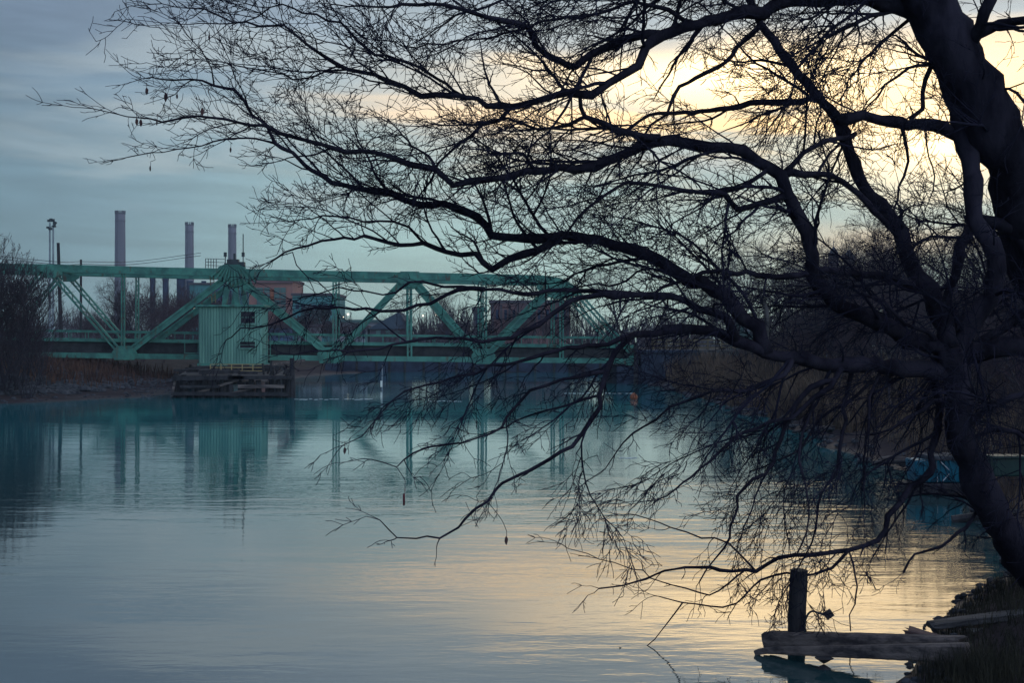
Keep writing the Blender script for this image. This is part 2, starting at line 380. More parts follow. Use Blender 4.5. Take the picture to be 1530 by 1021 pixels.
# ------------------------------------------------------------------ swing bridge
BS = .085                                   # the bridge runs slightly away from us to the right
BY = 116.5
def BP(u, v, off=0.0):
    """point on the near truss (off = metres towards the far truss)"""
    t = (u - 765) / F; d = BY / (1 - BS * t); p = P(u, v, d)
    return p + off * Vector((-BS, 1, 0)).normalized()
ACR = Vector((-BS, 1, 0)).normalized(); ALO = Vector((1, BS, 0)).normalized()
WID = 6.4
def topv(u): return float(np.interp(u, [-140, 80, 240, 470, 600, 790, 860], [397, 401, 405.3, 410, 412.5, 416.5, 418]))
def botv(u): return float(np.interp(u, [-140, 100, 240, 640, 850, 960], [527.5, 531, 533, 537, 538.7, 540]))
bridge = empty('swing_bridge', BP(345, 545, WID/2), 'long green steel truss bridge spanning the river behind the control house', 'bridge')
for off in (0.0, WID):
    m = MB()
    us = [-140, 80, 240, 345, 470, 610, 700, 790]
    for a, b_ in zip(us[:-1], us[1:]): m.bar(BP(a, topv(a), off), BP(b_, topv(b_), off), .55, .60, ACR)
    arc = [(790, 416.5), (815, 417.5), (835, 421), (850, 428), (862, 438)]
    for a, b_ in zip(arc[:-1], arc[1:]): m.bar(BP(*a, off), BP(*b_, off), .55, .60, ACR)
    m.build('top_chord', GREEN, bridge)
    m = MB()
    us = [-140, 60, 240, 490, 720, 948]
    for a, b_ in zip(us[:-1], us[1:]): m.bar(BP(a, botv(a), off), BP(b_, botv(b_), off), .40, .42, ACR)
    m.build('bottom_chord', GREEN, bridge)
    for u, w_ in ((-45, .3), (184, .30), (500, .34), (612, .42), (724, .36), (839, .34)):
        m = MB(); sx = .09 if u != 612 else .13
        # two laced channels: a post with a slot down its middle
        for q in (-1, 1):
            m.bar(BP(u, topv(u) + 4, off) + ALO * q * w_ * .36, BP(u, botv(u) - 3, off) + ALO * q * w_ * .36, .26, w_ * .32, ACR)
        n = 16
        for k in range(n):
            va = topv(u) + 8 + (botv(u) - topv(u) - 16) * k / n; vb = topv(u) + 8 + (botv(u) - topv(u) - 16) * (k + 1) / n; q = 1 if k % 2 else -1
            m.bar(BP(u, va, off) + ALO * q * w_ * .3, BP(u, vb, off) - ALO * q * w_ * .3, .03, .05, ACR)
        m.build('vertical_post', GREEN, bridge)
    for (u0, v0, u1, v1, h) in ((74, 405, 178, 525, .42), (66, 405, -40, 525, .42), (343, 412, 194, 525, .52), (349, 413, 484, 524, .50), (604, 417, 503, 526, .42),
                                (618, 417, 716, 529, .46), (832, 426, 729, 530, .46), (862, 438, 942, 526, .44)):
        m = MB(); a = BP(u0, v0, off); b_ = BP(u1, v1, off); t = (b_ - a).normalized(); nrm = t.cross(ACR).normalized()
        for q in (-1, 1): m.bar(a + nrm * q * h * .36, b_ + nrm * q * h * .36, .34, h * .30, ACR)
        if u0 not in (74, 66, 862): m.bar(a, b_, .20, h * .55, ACR)
        n = int((b_ - a).length / .5)
        for k in range(n):
            q = 1 if k % 2 else -1
            m.bar(a + t * (k * .5 + .05) + nrm * q * h * .3, a + t * (k * .5 + .5) - nrm * q * h * .3, .05, .06, ACR)
        m.build('diagonal_brace', GREEN, bridge)
    for (pts) in ([(168, 527), (176, 517), (198, 517), (206, 527), (202, 538), (172, 538)], [(474, 529), (482, 519), (504, 519), (512, 529), (508, 543), (478, 543)],
                  [(704, 531), (712, 521), (732, 521), (740, 531), (736, 544), (708, 544)], [(-66, 523), (-56, 514), (-36, 514), (-26, 523), (-30, 534), (-62, 534)],
                  [(598, 406), (626, 406), (630, 420), (620, 428), (602, 428), (594, 420)], [(62, 396), (92, 396), (94, 410), (84, 416), (68, 416)],
                  [(818, 414), (850, 422), (866, 440), (846, 444), (826, 438), (812, 426)]):
        m = MB(); m.plate([BP(u, v, off - .34) for u, v in pts], ACR * .05)
        # rivet heads along the plate
        cu = sum(p[0] for p in pts) / len(pts); cv = sum(p[1] for p in pts) / len(pts)
        for i in range(len(pts)):
            for k in range(3):
                f = k / 3; u = pts[i][0] + (pts[(i+1) % len(pts)][0] - pts[i][0]) * f; v = pts[i][1] + (pts[(i+1) % len(pts)][1] - pts[i][1]) * f
                p = BP(cu + (u - cu) * .82, cv + (v - cv) * .82, off - .36); m.box(p, (.07, .04, .07), BS)
        m.build('gusset_plate', GREEN, bridge, fix=True)
    # hub of the tower over the pivot
    m = MB(); m.plate([BP(u, v, off - .36) for u, v in ((326, 400), (334, 396), (356, 396), (368, 400), (366, 411), (358, 419), (349, 422), (340, 420), (330, 411))], ACR * .08)
    for q in range(11): m.bar(BP(337 + q * 2.2, 396, off - .44), BP(316 + q * 6.2, 414 + 12 * math.sin(q / 10 * 3.14), off - .44), .10, .12, ACR)
    m.build('tower_hub', GREEN, bridge, fix=True)
    for (u0, u1) in ((341, 322), (351, 364)):
        m = MB(); m.bar(BP(u0, 424, off), BP(u1, 532, off), .34, .40, ACR); m.build('tower_leg', GREEN, bridge)
    # end bearing plate
    m = MB(); m.plate([BP(u, v, off - .3) for u, v in ((935, 546), (938, 536), (950, 524), (953, 524), (953, 546))], ACR * .6); m.build('end_plate', GREEN, bridge, fix=True)
# deck between the trusses
def railv(u): return float(np.interp(u, [-140, 130, 600, 900, 960], [491, 495, 502, 504.5, 505]))
def deckv(u): return float(np.interp(u, [-140, 130, 600, 900, 960], [505, 508, 515, 517.5, 518]))
m = MB(); us = [-140, 60, 240, 490, 720, 950]
for a, b_ in zip(us[:-1], us[1:]):
    for off in (.75, WID - .75): m.bar(BP(a, deckv(a) + 11, off), BP(b_, deckv(b_) + 11, off), .3, .95, ACR)
m.build('stringer', RUST, bridge)
m = MB()
for a, b_ in zip(us[:-1], us[1:]):
    p0, p1, p2, p3 = BP(a, deckv(a) + 1, .6), BP(b_, deckv(b_) + 1, .6), BP(b_, deckv(b_) + 1, WID - .6), BP(a, deckv(a) + 1, WID - .6)
    p2.z = p1.z; p3.z = p0.z; dz = Vector((0, 0, -.14)); m.quad_box([p0 + dz, p1 + dz, p2 + dz, p3 + dz, p0, p1, p2, p3])
m.build('deck', RUST, bridge)
for off in (.42, WID - .42):
    m = MB()
    for a, b_ in zip(us[:-1], us[1:]): m.bar(BP(a, deckv(a), off), BP(b_, deckv(b_), off), .12, .28, ACR)
    m.build('deck_edge', GREEN, bridge)
for off in (.55, WID - .55):
    m = MB()
    for a, b_ in zip(us[:-1], us[1:]): m.bar(BP(a, railv(a), off), BP(b_, railv(b_), off), .10, .17, ACR)
    for u in np.arange(-130, 948, 26): m.bar(BP(u, railv(u), off), BP(u, deckv(u), off), .06, .06, ACR)
    m.build('guard_rail', GREEN, bridge)
for u in (-45, 60, 184, 345, 490, 612, 724, 839, 940):
    m = MB(); p = BP(u, botv(u) - 2, .2); q = BP(u, botv(u) - 2, WID - .2); q.z = p.z; m.bar(p, q, .3, .6); m.build('floor_beam', RUST, bridge)
for u in (80, 345, 612, 800):
    m = MB(); p = BP(u, topv(u), .27); q = BP(u, topv(u), WID - .27); q.z = p.z; m.bar(p, q, .22, .34); m.build('cross_strut', GREEN, bridge)
# machinery platform with handrail and ladder beside the tower top
m = MB(); pf = [BP(305, 402, 1.4), BP(345, 402, 1.4)]
m.bar(pf[0], pf[1], 2.2, .1)
for u in (306, 310, 314, 318, 322): m.bar(BP(u, 402, .5), BP(u, 386, .5), .05, .05)
for v in (386, 391, 396): m.bar(BP(306, v, .5), BP(336, v + 1, .5), .04, .04)
m.build('inspection_platform', DARKM, bridge)
m = MB()
for u in (310.5, 316): m.bar(BP(u, 402, 1.0), BP(u + 4, 452, 1.0), .06, .06)
for k in range(14): m.bar(BP(310.5 + k * .28, 404 + k * 3.4, 1.0), BP(316 + k * .28, 404 + k * 3.4, 1.0), .04, .04)
m.build('ladder', YEL, bridge)
m = MB()
for u in (334, 361): 
    m.bar(BP(u, 402, 1.2), BP(u, 377 if u < 340 else 348, 1.2), .07, .07); m.box(BP(u, 379, 1.2), (.22, .22, .35))
m.box(BP(338, 397, 1.2), (.5, .5, .5)); m.box(BP(346, 394, 1.2), (.9, .7, .8)); m.box(BP(357, 396, 1.2), (.7, .6, .6)); m.bar(BP(334, 397, 1.2), BP(361, 397, 1.2), .08, .5)
m.box(BP(348, 386, 1.2), (.16, .16, .9))
m.build('beacon_gear', DARKM, bridge)

# control house hung on the near side of the pivot
HD = 111.5
hb = P(297, 543, HD); hx0 = hb.x; hx1 = P(391, 543, HD).x; hz0 = hb.z; hz1 = P(297, 459, HD).z
house = empty('control_house', ((hx0 + hx1) / 2, HD + 1.4, hz0), 'pale green corrugated metal control house with two dark windows above the timber pier', 'control house')
m = MB(); n = 44; prof = []
wid = hx1 - hx0
for k in range(n + 1):                         # corrugated front and sides, open at the two window holes is not needed: windows sit in frames
    prof.append((hx0 + wid * k / n, HD - (.08 if k % 2 else 0)))
for k in range(1, 19): prof.append((hx1 + (.035 if k % 2 else 0), HD + 2.8 * k / 18))
for k in range(1, n + 1): prof.append((hx1 - wid * k / n, HD + 2.8))
for k in range(1, 18): prof.append((hx0 - (.035 if k % 2 else 0), HD + 2.8 - 2.8 * k / 18))
m.plate([(x, y, hz0) for x, y in prof], (0, 0, hz1 - hz0)); m.build('wall', GREEN2, house, fix=True)
m = MB(); m.box(((hx0 + hx1) / 2, HD + 1.4, hz1 + .09), (wid + .45, 3.3, .18)); m.build('roof', GREEN, house, bevel=.03)
m = MB(); m.box(((hx0 + hx1) / 2, HD + 1.4, hz0 - .10), (wid + .2, 3.0, .20)); m.build('floor_frame', GREEN, house)
for (u0, u1, v0, v1) in ((359, 382, 465, 484), (358, 382, 510, 521)):
    a = P(u0, v0, HD - .1); b_ = P(u1, v1, HD - .1); y = HD - .12
    m = MB(); t_ = .09
    for (p, q) in (((a.x - t_/2, y, a.z), (b_.x + t_/2, y, a.z)), ((a.x - t_/2, y, b_.z), (b_.x + t_/2, y, b_.z)), ((a.x, y, b_.z + t_/2), (a.x, y, a.z - t_/2)), ((b_.x, y, b_.z + t_/2), (b_.x, y, a.z - t_/2))): m.bar(p, q, .12, t_, (0, 1, 0))
    m.bar((a.x, y, (a.z + b_.z) / 2), (b_.x, y, (a.z + b_.z) / 2), .03, .03, (0, 1, 0))
    wf = m.build('window', GREEN2, house)
    m = MB(); m.box(((a.x + b_.x) / 2, HD - .095, (a.z + b_.z) / 2), (b_.x - a.x - t_, .02, a.z - b_.z - t_)); m.build('pane', GLASS, wf)
m = MB(); y = HD + .4
for uu in (398.5, 404): m.bar(P(uu, 545, y), P(uu, 500, y), .05, .05)
for vv in (500, 511, 522, 533): m.bar(P(392, vv, y), P(404, vv, y), .05, .05)
m.bar(P(391, 544, y), P(406, 544, y), .9, .08); m.build('side_railing', GREEN, house)
m = MB(); y = HD - .25
for uu in (276, 296): m.bar(P(uu, 511, y + 1), P(uu, 528, y + 1), .05, .05)
m.bar(P(276, 511, y + 1), P(297, 511, y + 1), .06, .06); m.bar(P(276, 528, y + 1), P(297, 528, y + 1), .5, .06); m.build('side_walkway', GREEN, house)

# ------------------------------------------------------------------ timber pivot pier
PX0, PX1, PY0, PY1, PT = -20.4, -13.5, 86.0, 126.0, 1.35
pier = empty('timber_pier', ((PX0 + PX1) / 2, (PY0 + PY1) / 2, 0), 'dark decaying timber pier of piles and planks standing in the river under the control house', 'pier')
def pl(y): return PX0 - .20 * (y - PY0)
def pr(y): return PX1 - .165 * (y - PY0)
m = MB(); y0, y1 = PY0 + .2, PY1
m.quad_box([(pl(y0) + .2, y0, PT - .24), (pr(y0) - .2, y0, PT - .24), (pr(y1) - .2, y1, PT - .24), (pl(y1) + .2, y1, PT - .24), (pl(y0) + .2, y0, PT), (pr(y0) - .2, y0, PT), (pr(y1) - .2, y1, PT), (pl(y1) + .2, y1, PT)])
m.build('deck', TIMB, pier)
pile_me = None
def pile(x, y, top, r=.17):
    m = MB(); a = Vector((x + rnd.uniform(-.06, .06), y, -1.2)); b_ = Vector((x + rnd.uniform(-.12, .12), y + rnd.uniform(-.05, .05), top))
    m.tube([a, a.lerp(b_, .5) + Vector((rnd.uniform(-.03, .03), 0, 0)), b_], [r * 1.1, r, r * .9], 8); return m.build('pile', TIMB, pier)
xsP = np.linspace(PX0, PX1, 13)
for i, x in enumerate(xsP): pile(x, PY0 - .1, PT + rnd.uniform(-.35, .10), .15 + rnd.uniform(-.03, .05))
for y in np.arange(PY0 + 3, PY1, 4.0): pile(pl(y), y, PT + rnd.uniform(-.1, .2)); pile(pr(y), y, PT + rnd.uniform(-.1, .25))
pile(PX1 + .28, PY0 - .1, 2.42, .16)
for (z, x0, x1, h) in ((PT - .16, PX0 - .1, PX1 - 2.6, .24), (PT - .10, PX1 - 3.6, PX1 + .2, .20), (.72, PX1 - 3.0, PX1 - .2, .20), (.70, PX0 + .4, PX0 + 2.8, .16), (.28, PX0 - .1, PX1 + .1, .22)):
    m = MB(); m.bar((x0, PY0 - .36, z), (x1, PY0 - .36, z + rnd.uniform(-.05, .08)), .2, h); m.build('wale', TIMB if z != .72 else LOG, pier)
m = MB()
for k in range(34):
    x = PX0 + .15 + (PX1 - PX0 - .3) * k / 33
    if k in (4, 5, 11, 17, 18, 26): continue
    m.box((x, PY0 + .1, .35 + rnd.uniform(-.1, .12)), (.17, .07, 1.5 + rnd.uniform(-.3, .2)), rnd.uniform(-.1, .1))
m.build('sheathing', TIMB, pier)
for (a, b_) in (((PX0 + 1.5, PY0 - .25, .35), (PX0 + 3.9, PY0 - .25, 1.1)), ((PX1 - 3.4, PY0 - .25, .3), (PX1 - 1.6, PY0 - .25, .75)), ((PX0 + .1, PY0 - .22, 1.2), (PX0 - .1, PY0 - .3, .1))):
    m = MB(); m.bar(a, b_, .1, .14); m.build('loose_timber', LOG, pier)
m = MB()
for x in np.linspace(-19.3, -15.9, 6): m.bar((x, 91, PT), (x, 91, PT + .62), .06, .06)
for z in (.2, .42, .62): m.bar((-19.3, 91, PT + z), (-15.9, 91, PT + z), .05, .05)
m.build('hand_rail', YEL, pier)
m = MB(); m.lathe((BP(345, 545, WID/2).x, BP(345, 545, WID/2).y, PT), [(3.0, 0), (3.0, .55), (2.7, .6), (2.7, .95)], 28); m.build('turntable_drum', RUST, pier)
for k in range(26):
    y = PY0 + rnd.uniform(.4, 20); x = rnd.uniform(pl(y) + 1, pr(y) - 1)
    m = MB(); m.box((x, y, PT + .06 + rnd.uniform(0, .3)), (rnd.uniform(.6, 2.6), rnd.uniform(.12, .3), rnd.uniform(.1, .25)), rnd.uniform(-.5, .5), .03); m.build('loose_plank', TIMB, pier)
for k in range(12):
    y = PY0 + rnd.uniform(.5, 6); x = pr(y) - rnd.uniform(-.1, 1.6); m = MB(); m.bar((x, y, PT - .2), (x + rnd.uniform(-.4, .4), y, PT + rnd.uniform(.3, .95)), .12, .12); m.build('broken_post', TIMB, pier)
m = MB(); m.bar((PX0 + 1.2, 100, PT + .15), (PX0 + 5.2, 104, PT + .75), .3, .14); m.build('gangplank', LOG, pier)

# ------------------------------------------------------------------ abutment, approach road and its fence
ab = empty('bridge_abutment', (12.4, 119, 0), 'blue-grey stained concrete abutment where the green bridge meets the wooded bank', 'abutment')
m = MB(); m.box((12.75, 121.2, .6), (5.0, 8.2, 3.9), BS); m.build('wall', CONC, ab, bevel=.05)
m = MB(); m.box((12.75, 121.2, 2.68), (5.4, 8.6, .26), BS); m.build('coping', CONC, ab, bevel=.04)
m = MB(); m.box((9.3, 120.6, .35), (2.0, 7.2, 2.2), BS); m.build('bearing_shelf', CONC, ab, bevel=.05)
m = MB(); m.box((10.15, 116.4, 1.2), (.35, .35, 4.4)); m.build('corner_post', TIMB, ab)
m = MB()
for x in np.linspace(11.0, 14.6, 6): m.bar((x, 116.85, -.5), (x + .05, 116.85, 1.9), .16, .16)
m.build('fender_timbers', CONC, ab)
road = MB(); road.box((36, 121.5, 2.70), (42, 6.4, .22), BS); o = road.build('road', mat('asphalt', (.055, .055, .065), .9, (.035, .035, .045), 2)); o['kind'] = 'structure'
fen = empty('road_fence', (20, 117.6, 2.8), 'faded yellow rail fence along the road approach beside the abutment', 'fence')
for k in range(11):
    x = 11.6 + k * 1.15; m = MB(); m.bar((x, 117.3 + BS * (x - 12), 2.8), (x, 117.3 + BS * (x - 12), 3.75), .12, .12); m.build('post', FENCE, fen)
for z in (3.02, 3.3, 3.62):
    m = MB(); m.bar((11.4, 117.22, z), (23.3, 118.25, z + rnd.uniform(-.03, .03)), .07, .12); m.build('rail', FENCE, fen)
# far bulkhead seen under the spans
bk = empty('bulkhead_wall', (-2, 167, 0), 'long low timber bulkhead along the water far beyond the bridge', 'bulkhead')
m = MB(); m.box((-1, 167.6, .4), (42, .5, 2.1)); m.build('wall', CONC, bk)
for k in range(22):
    m = MB(); x = -20 + k * 1.9 + rnd.uniform(-.3, .3); m.tube([Vector((x, 167.1, -1)), Vector((x + .05, 167.1, 1.5 + rnd.uniform(0, .7)))], [.16, .14], 7); m.build('pile', TIMB, bk)

# ------------------------------------------------------------------ smokestacks and far works
def stack(u, v, wpx, d, label, bands=True):
    p = P(u, v, d); r = wpx / 2 / F * d; o = empty('smokestack', (p.x, p.y, 2.5), label, 'smokestack', 'tall power station smokestacks')
    h = p.z - 2.5
    m = MB(); m.lathe((p.x, p.y, 2.5), [(r * 1.22, 0), (r * 1.12, h * .35), (r, h * .93), (r, h - .9)], 28); m.build('shaft', STACK, o, smooth=True)
    m = MB(); m.lathe((p.x, p.y, 2.5), [(r * 1.06, h - 5.5), (r * 1.06, h - 5.0)], 28); m.build('collar', PURP, o)
    m = MB()
    for k in range(14):
        a = k / 14 * 6.283; m.box((p.x + r * .93 * math.cos(a), p.y + r * .93 * math.sin(a), 2.5 + h + .2), (r * .26, r * .2, 2.2), a)
    m.lathe((p.x, p.y, 2.5), [(r * .9, h - 1.2), (r * .9, h - .2)], 24); m.build('rim', PURP, o)
    m = MB(); m.bar((p.x - r * .3, p.y - r * 1.12, 2.5), (p.x - r * .3, p.y - r * .98, 2.5 + h), .5, .5); m.build('ladder', PURP, o)
stack(179.5, 318, 15, 900, 'tallest grey smokestack, standing by itself beside the bare tree')
stack(283, 335, 12.5, 960, 'grey smokestack rising between the row of short navy stacks')
stack(347, 338, 12, 980, 'grey smokestack rising directly behind the tower top of the bridge')
for (u0, u1, v0, lab) in ((224, 232, 416, 'short navy stack over the brown scrub, farthest from the bridge tower'), (243, 252, 415, 'short navy stack, second in the row counting from the tallest smokestack'),
                          (264, 277, 413, 'widest short navy stack, just beside the middle grey smokestack'), (279, 288, 420, 'short navy stack standing in front of the middle grey smokestack'),
                          (301, 308, 420, 'smallest navy stack, nearest to the bridge ladder')):
    d = 430; p = P((u0 + u1) / 2, v0, d); r = (u1 - u0) / 2 / F * d; h = p.z - 2.5
    o = empty('short_stack', (p.x, p.y, 2.5), lab, 'stack', 'row of short navy stacks')
    m = MB(); m.lathe((p.x, p.y, 2.5), [(r, 0), (r, h - .8)], 18); m.build('shaft', NAVY, o)
    m = MB(); m.lathe((p.x, p.y, 2.5), [(r * 1.08, h - .8), (r * 1.08, h)], 18); m.build('rim', NAVY, o)

def building(name, label, cat, u0, u1, v0, d, depth, m_, roof=None, zb=2.0, rooftrim=None):
    a = P(u0, v0, d); b_ = P(u1, v0, d); o = empty(name, ((a.x + b_.x) / 2, d + depth / 2, zb), label, cat)
    m = MB(); m.box(((a.x + b_.x) / 2, d + depth / 2, (a.z + zb) / 2), (b_.x - a.x, depth, a.z - zb)); m.build('wall', m_, o)
    m = MB(); m.box(((a.x + b_.x) / 2, d + depth / 2, a.z + .12), (b_.x - a.x + .5, depth + .5, .5)); m.build('roof', rooftrim or PURP, o)
    return o, a, b_
def panel(o, name, u0, u1, v0, v1, d, m_):
    a = P(u0, v0, d); b_ = P(u1, v1, d); m = MB(); m.box(((a.x + b_.x) / 2, d - .06, (a.z + b_.z) / 2), (b_.x - a.x, .2, a.z - b_.z)); return m.build(name, m_, o)
o, *_ = building('warehouse', 'small teal warehouse behind the bridge brace, below the short navy stacks', 'warehouse', 283, 372, 425, 330, 14, TEALB)
panel(o, 'blue_door', 318, 331, 431, 462, 330, BLUEW); panel(o, 'tan_panel', 309, 316, 440, 462, 330, YEL)
for k in range(6): panel(o, 'window', 336 + k * 6, 340 + k * 6, 434, 444, 330, NAVY)
o, *_ = building('brick_factory', 'salmon brick factory with large grey-green window bays behind the control house', 'factory', 372, 437, 420, 310, 16, SALM, rooftrim=BRICK)
for (a, b_) in ((384, 393), (395, 403), (410, 418), (419, 427)):
    f = panel(o, 'window', a, b_, 430, 466, 309.9, GREYG)
    for k in range(3): panel(f, 'mullion', a, b_, 438 + k * 9, 439 + k * 9, 309.8, SALM)
panel(o, 'orange_sign', 404, 409, 432, 447, 309.85, ORANGE); panel(o, 'cornice', 371, 438, 419.5, 423, 309.7, BRICK)
m = MB(); q = P(421, 415, 316); m.box((q.x, 318, q.z), (2.2, 2.2, 2.4)); m.build('roof_vent', BRICK, o)
o, *_ = building('teal_building', 'flat-roofed teal building beside the salmon factory, behind the round dark tree', 'building', 437, 502, 441, 290, 16, TEALB)
for k in range(7): panel(o, 'window', 442 + k * 8.5, 447 + k * 8.5, 455, 462, 290, NAVY)
panel(o, 'loading_door', 474, 486, 474, 498, 290, GREYG)
o, *_ = building('low_shed', 'low pale shed with a long flat roof far behind the middle span', 'shed', 496, 566, 481, 255, 9, GREYW, rooftrim=GREYG)
for k in range(5): panel(o, 'shed_door', 502 + k * 12, 510 + k * 12, 488, 500, 255, PURP)
# dark gabled house
d = 240; a = P(553, 492, d); b_ = P(610, 492, d); ap = P(596, 466, d)
o = empty('gabled_house', ((a.x + b_.x) / 2, d + 5, 2), 'dark slate-roofed house with a sloping roof beside the tall middle post', 'house')
m = MB(); m.box(((a.x + b_.x) / 2, d + 5, (a.z + 2) / 2), (b_.x - a.x, 10, a.z - 2)); m.build('wall', PURP, o)
m = MB(); m.plate([(a.x - .4, d - .4, a.z), (b_.x + .4, d - .4, b_.z), (ap.x, d - .4, ap.z)], (0, 10.8, 0)); m.build('roof', SLATE, o, fix=True)
for k in range(3): panel(o, 'window', 562 + k * 14, 569 + k * 14, 494, 502, d, GREYG)
o, *_ = building('brick_mill', 'long dark red brick mill with pilasters behind the sloping end of the bridge', 'mill', 733, 852, 452, 225, 18, BRICK, rooftrim=PURP)
for k in range(10): panel(o, 'pilaster', 735 + k * 12.5, 738 + k * 12.5, 455, 505, 224.9, PURP)
for k in range(9): panel(o, 'window', 741 + k * 12.5, 745 + k * 12.5, 463, 478, 224.95, NAVY)
o, *_ = building('narrow_tower', 'narrow dark brick stair tower at the end of the brick mill', 'tower', 707, 722, 463, 222, 6, PURP)
panel(o, 'window', 711, 717, 470, 484, 222, NAVY)
# twin domed church
d = 420
o = empty('domed_church', (P(1262, 400, d).x, d + 6, 2), 'distant church with twin domed towers glimpsed through the branches', 'church')
m = MB(); a = P(1238, 398, d); b_ = P(1290, 398, d); m.box(((a.x + b_.x) / 2, d + 8, (a.z + 2) / 2), (b_.x - a.x, 16, a.z - 2)); m.build('wall', BLUEW, o)
for (u, v) in ((1249, 368), (1272, 373)):
    p = P(u, v, d); r = 8 / F * d; z0 = P(u, 402, d).z
    m = MB(); m.lathe((p.x, d + 3, 2), [(r * .95, 0), (r * .95, z0 + 2)], 14); tw = m.build('bell_tower', PURP, o)
    m = MB(); h = p.z - z0 - 2; zb = z0 + 2
    m.lathe((p.x, d + 3, 0), [(r * 1.1, zb), (r * 1.05, zb + h * .35), (r * .9, zb + h * .62), (r * .5, zb + h * .85), (.12, zb + h), (.1, zb + h + 2)], 16); m.build('dome', SLATE, tw, smooth=True)
o, *_ = building('riverside_hall', 'long flat-roofed dim hall behind the trunks of the leaning tree', 'hall', 1385, 1620, 439, 150, 14, PURP, rooftrim=DARKM)
for k in range(9): panel(o, 'window', 1395 + k * 22, 1407 + k * 22, 452, 464, 150, NAVY)
o, *_ = building('blue_shed', 'small blue-grey shed glimpsed under the lowest limb among tan reeds', 'shed', 1250, 1292, 478, 120, 6, BLUEW)
panel(o, 'shed_door', 1262, 1272, 487, 506, 120, GREYW)
o, *_ = building('grey_cottage', 'small grey cottage half hidden behind the twiggy scrub on the wooded bank', 'cottage', 1105, 1150, 480, 160, 8, GREYG)
panel(o, 'window', 1112, 1120, 488, 496, 160, GREYW); panel(o, 'window', 1130, 1138, 488, 496, 160, GREYW)

for (u0, u1, v0, dd, nm, lab, mm) in ((531, 549, 490, 240, 'site_trailer', 'small pale site trailer beside the parked van in the yard', CONCL), (446, 476, 488, 236, 'storage_shed', 'low grey storage shed below the teal building', GREYW),
                                (402, 432, 489, 232, 'storage_shed', 'low blue-grey storage shed at the foot of the salmon factory', BLUEW), (655, 700, 487, 228, 'storage_shed', 'low dark storage shed between the bare thicket and the stair tower', PURP)):
    o, *_ = building(nm, lab, 'shed', u0, u1, v0, dd, 4, mm)
    panel(o, 'window', u0 + 4, u0 + 8, v0 + 4, v0 + 9, dd, NAVY); panel(o, 'door', u0 + 11, u0 + 15, v0 + 4, v0 + 16, dd, NAVY)
# parked van and lamps in the yard
d = 236; p = P(517, 503, d); z0 = 2.4
o = empty('parked_van', (p.x, d, z0), 'pale van parked in front of the low shed behind the bridge railing', 'van')
m = MB(); m.plate([(p.x - 2.4, d, z0 + .35), (p.x + 2.4, d, z0 + .35), (p.x + 2.4, d, z0 + 1.1), (p.x + 1.7, d, z0 + 1.2), (p.x + 1.1, d, z0 + 2.1), (p.x - 2.4, d, z0 + 2.1)], (0, 1.9, 0)); m.build('body', GREYW, o, fix=True)
m = MB(); m.plate([(p.x + 1.6, d - .02, z0 + 1.25), (p.x + 1.1, d - .02, z0 + 1.95), (p.x + .3, d - .02, z0 + 1.95), (p.x + .3, d - .02, z0 + 1.25)], (0, .03, 0)); m.build('window', GLASS, o, fix=True)
for x in (-1.5, 1.5):
    m = MB(); m.tube([Vector((p.x + x, d - .05, z0 + .35)), Vector((p.x + x, d + 1.95, z0 + .35))], [.35, .35], 14); m.build('wheel', RUST, o)
def lamp(u, v, d, label, px=2.2):
    p = P(u, v, d); o = empty('street_lamp', (p.x, d, 2.2), label, 'street lamp', 'lit lamps beyond the bridge')
    m = MB(); m.tube([Vector((p.x + .5, d + .2, 2.2)), Vector((p.x + .5, d + .2, p.z + .5)), Vector((p.x + .1, d + .1, p.z + .6))], [.09, .07, .05], 8); m.build('pole', DARKM, o)
    r = px / 2 / F * d; m = MB(); m.lathe((p.x, d, p.z - r), [(r * .3, 0), (r, r * .6), (r, r * 1.4), (r * .4, r * 2)], 12); m.build('lamp_head', LAMP, o)
lamp(520, 470, 262, 'brightest lit lamp in the yard behind the low shed', 3.2)
lamp(513, 474, 266, 'lit lamp beside the brightest one in the yard', 2.0)
lamp(632, 472, 210, 'lit lamp in front of the bare thicket past the tall middle post', 2.4)
lamp(651, 471, 214, 'dimmer lit lamp farther along the bare thicket', 1.8)
lamp(291, 462, 200, 'lit white lamp just off the corner of the control house roof', 3.2)

# mast, poles and wires beyond the bushes
d = 200
o = empty('floodlight_mast', (P(76, 400, d).x, d, 2.3), 'tall twin-pole floodlight mast with clustered lamps above the bridge end', 'mast')
for (u, v) in ((74.5, 333), (79.5, 336)):
    m = MB(); p = P(u, v, d); m.tube([Vector((p.x, d, 2.3)), p], [.17, .11], 8); m.build('pole', CONCL, o)
for (u, v) in ((73, 330), (76, 328), (79, 329), (82, 333), (81, 338), (72, 340), (75, 342)):
    m = MB(); p = P(u, v, d); m.box(p, (.42, .35, .30), rnd.uniform(-.6, .6), .03); m.build('floodlight', DARKM, o)
m = MB(); m.bar(P(71.5, 341, d), P(81, 337, d), .1, .1); m.bar(P(72, 331, d), P(82, 331, d), .1, .1); m.bar(P(80, 336, d), P(83, 333, d), .08, .4); m.build('lamp_bracket', DARKM, o)
o = empty('utility_pole', (P(90, 400, 150).x, 150, 2.3), 'thick dark wooden pole standing beside the floodlight mast', 'pole')
m = MB(); p = P(87, 363, 150); m.tube([Vector((P(92, 500, 150).x, 150, 2.3)), p], [.23, .16], 9); m.build('shaft', LOGD, o)
m = MB(); m.bar(P(85.5, 366, 150), P(89, 366, 150), .1, .1); m.build('bracket', DARKM, o)
o = empty('utility_pole', (P(121, 400, 170).x, 170, 2.3), 'thin dark pole with a short crossarm, beside the leafless tree', 'pole')
m = MB(); p = P(121, 388, 170); m.tube([Vector((p.x, 170, 2.3)), p], [.17, .13], 9); m.build('shaft', LOGD, o)
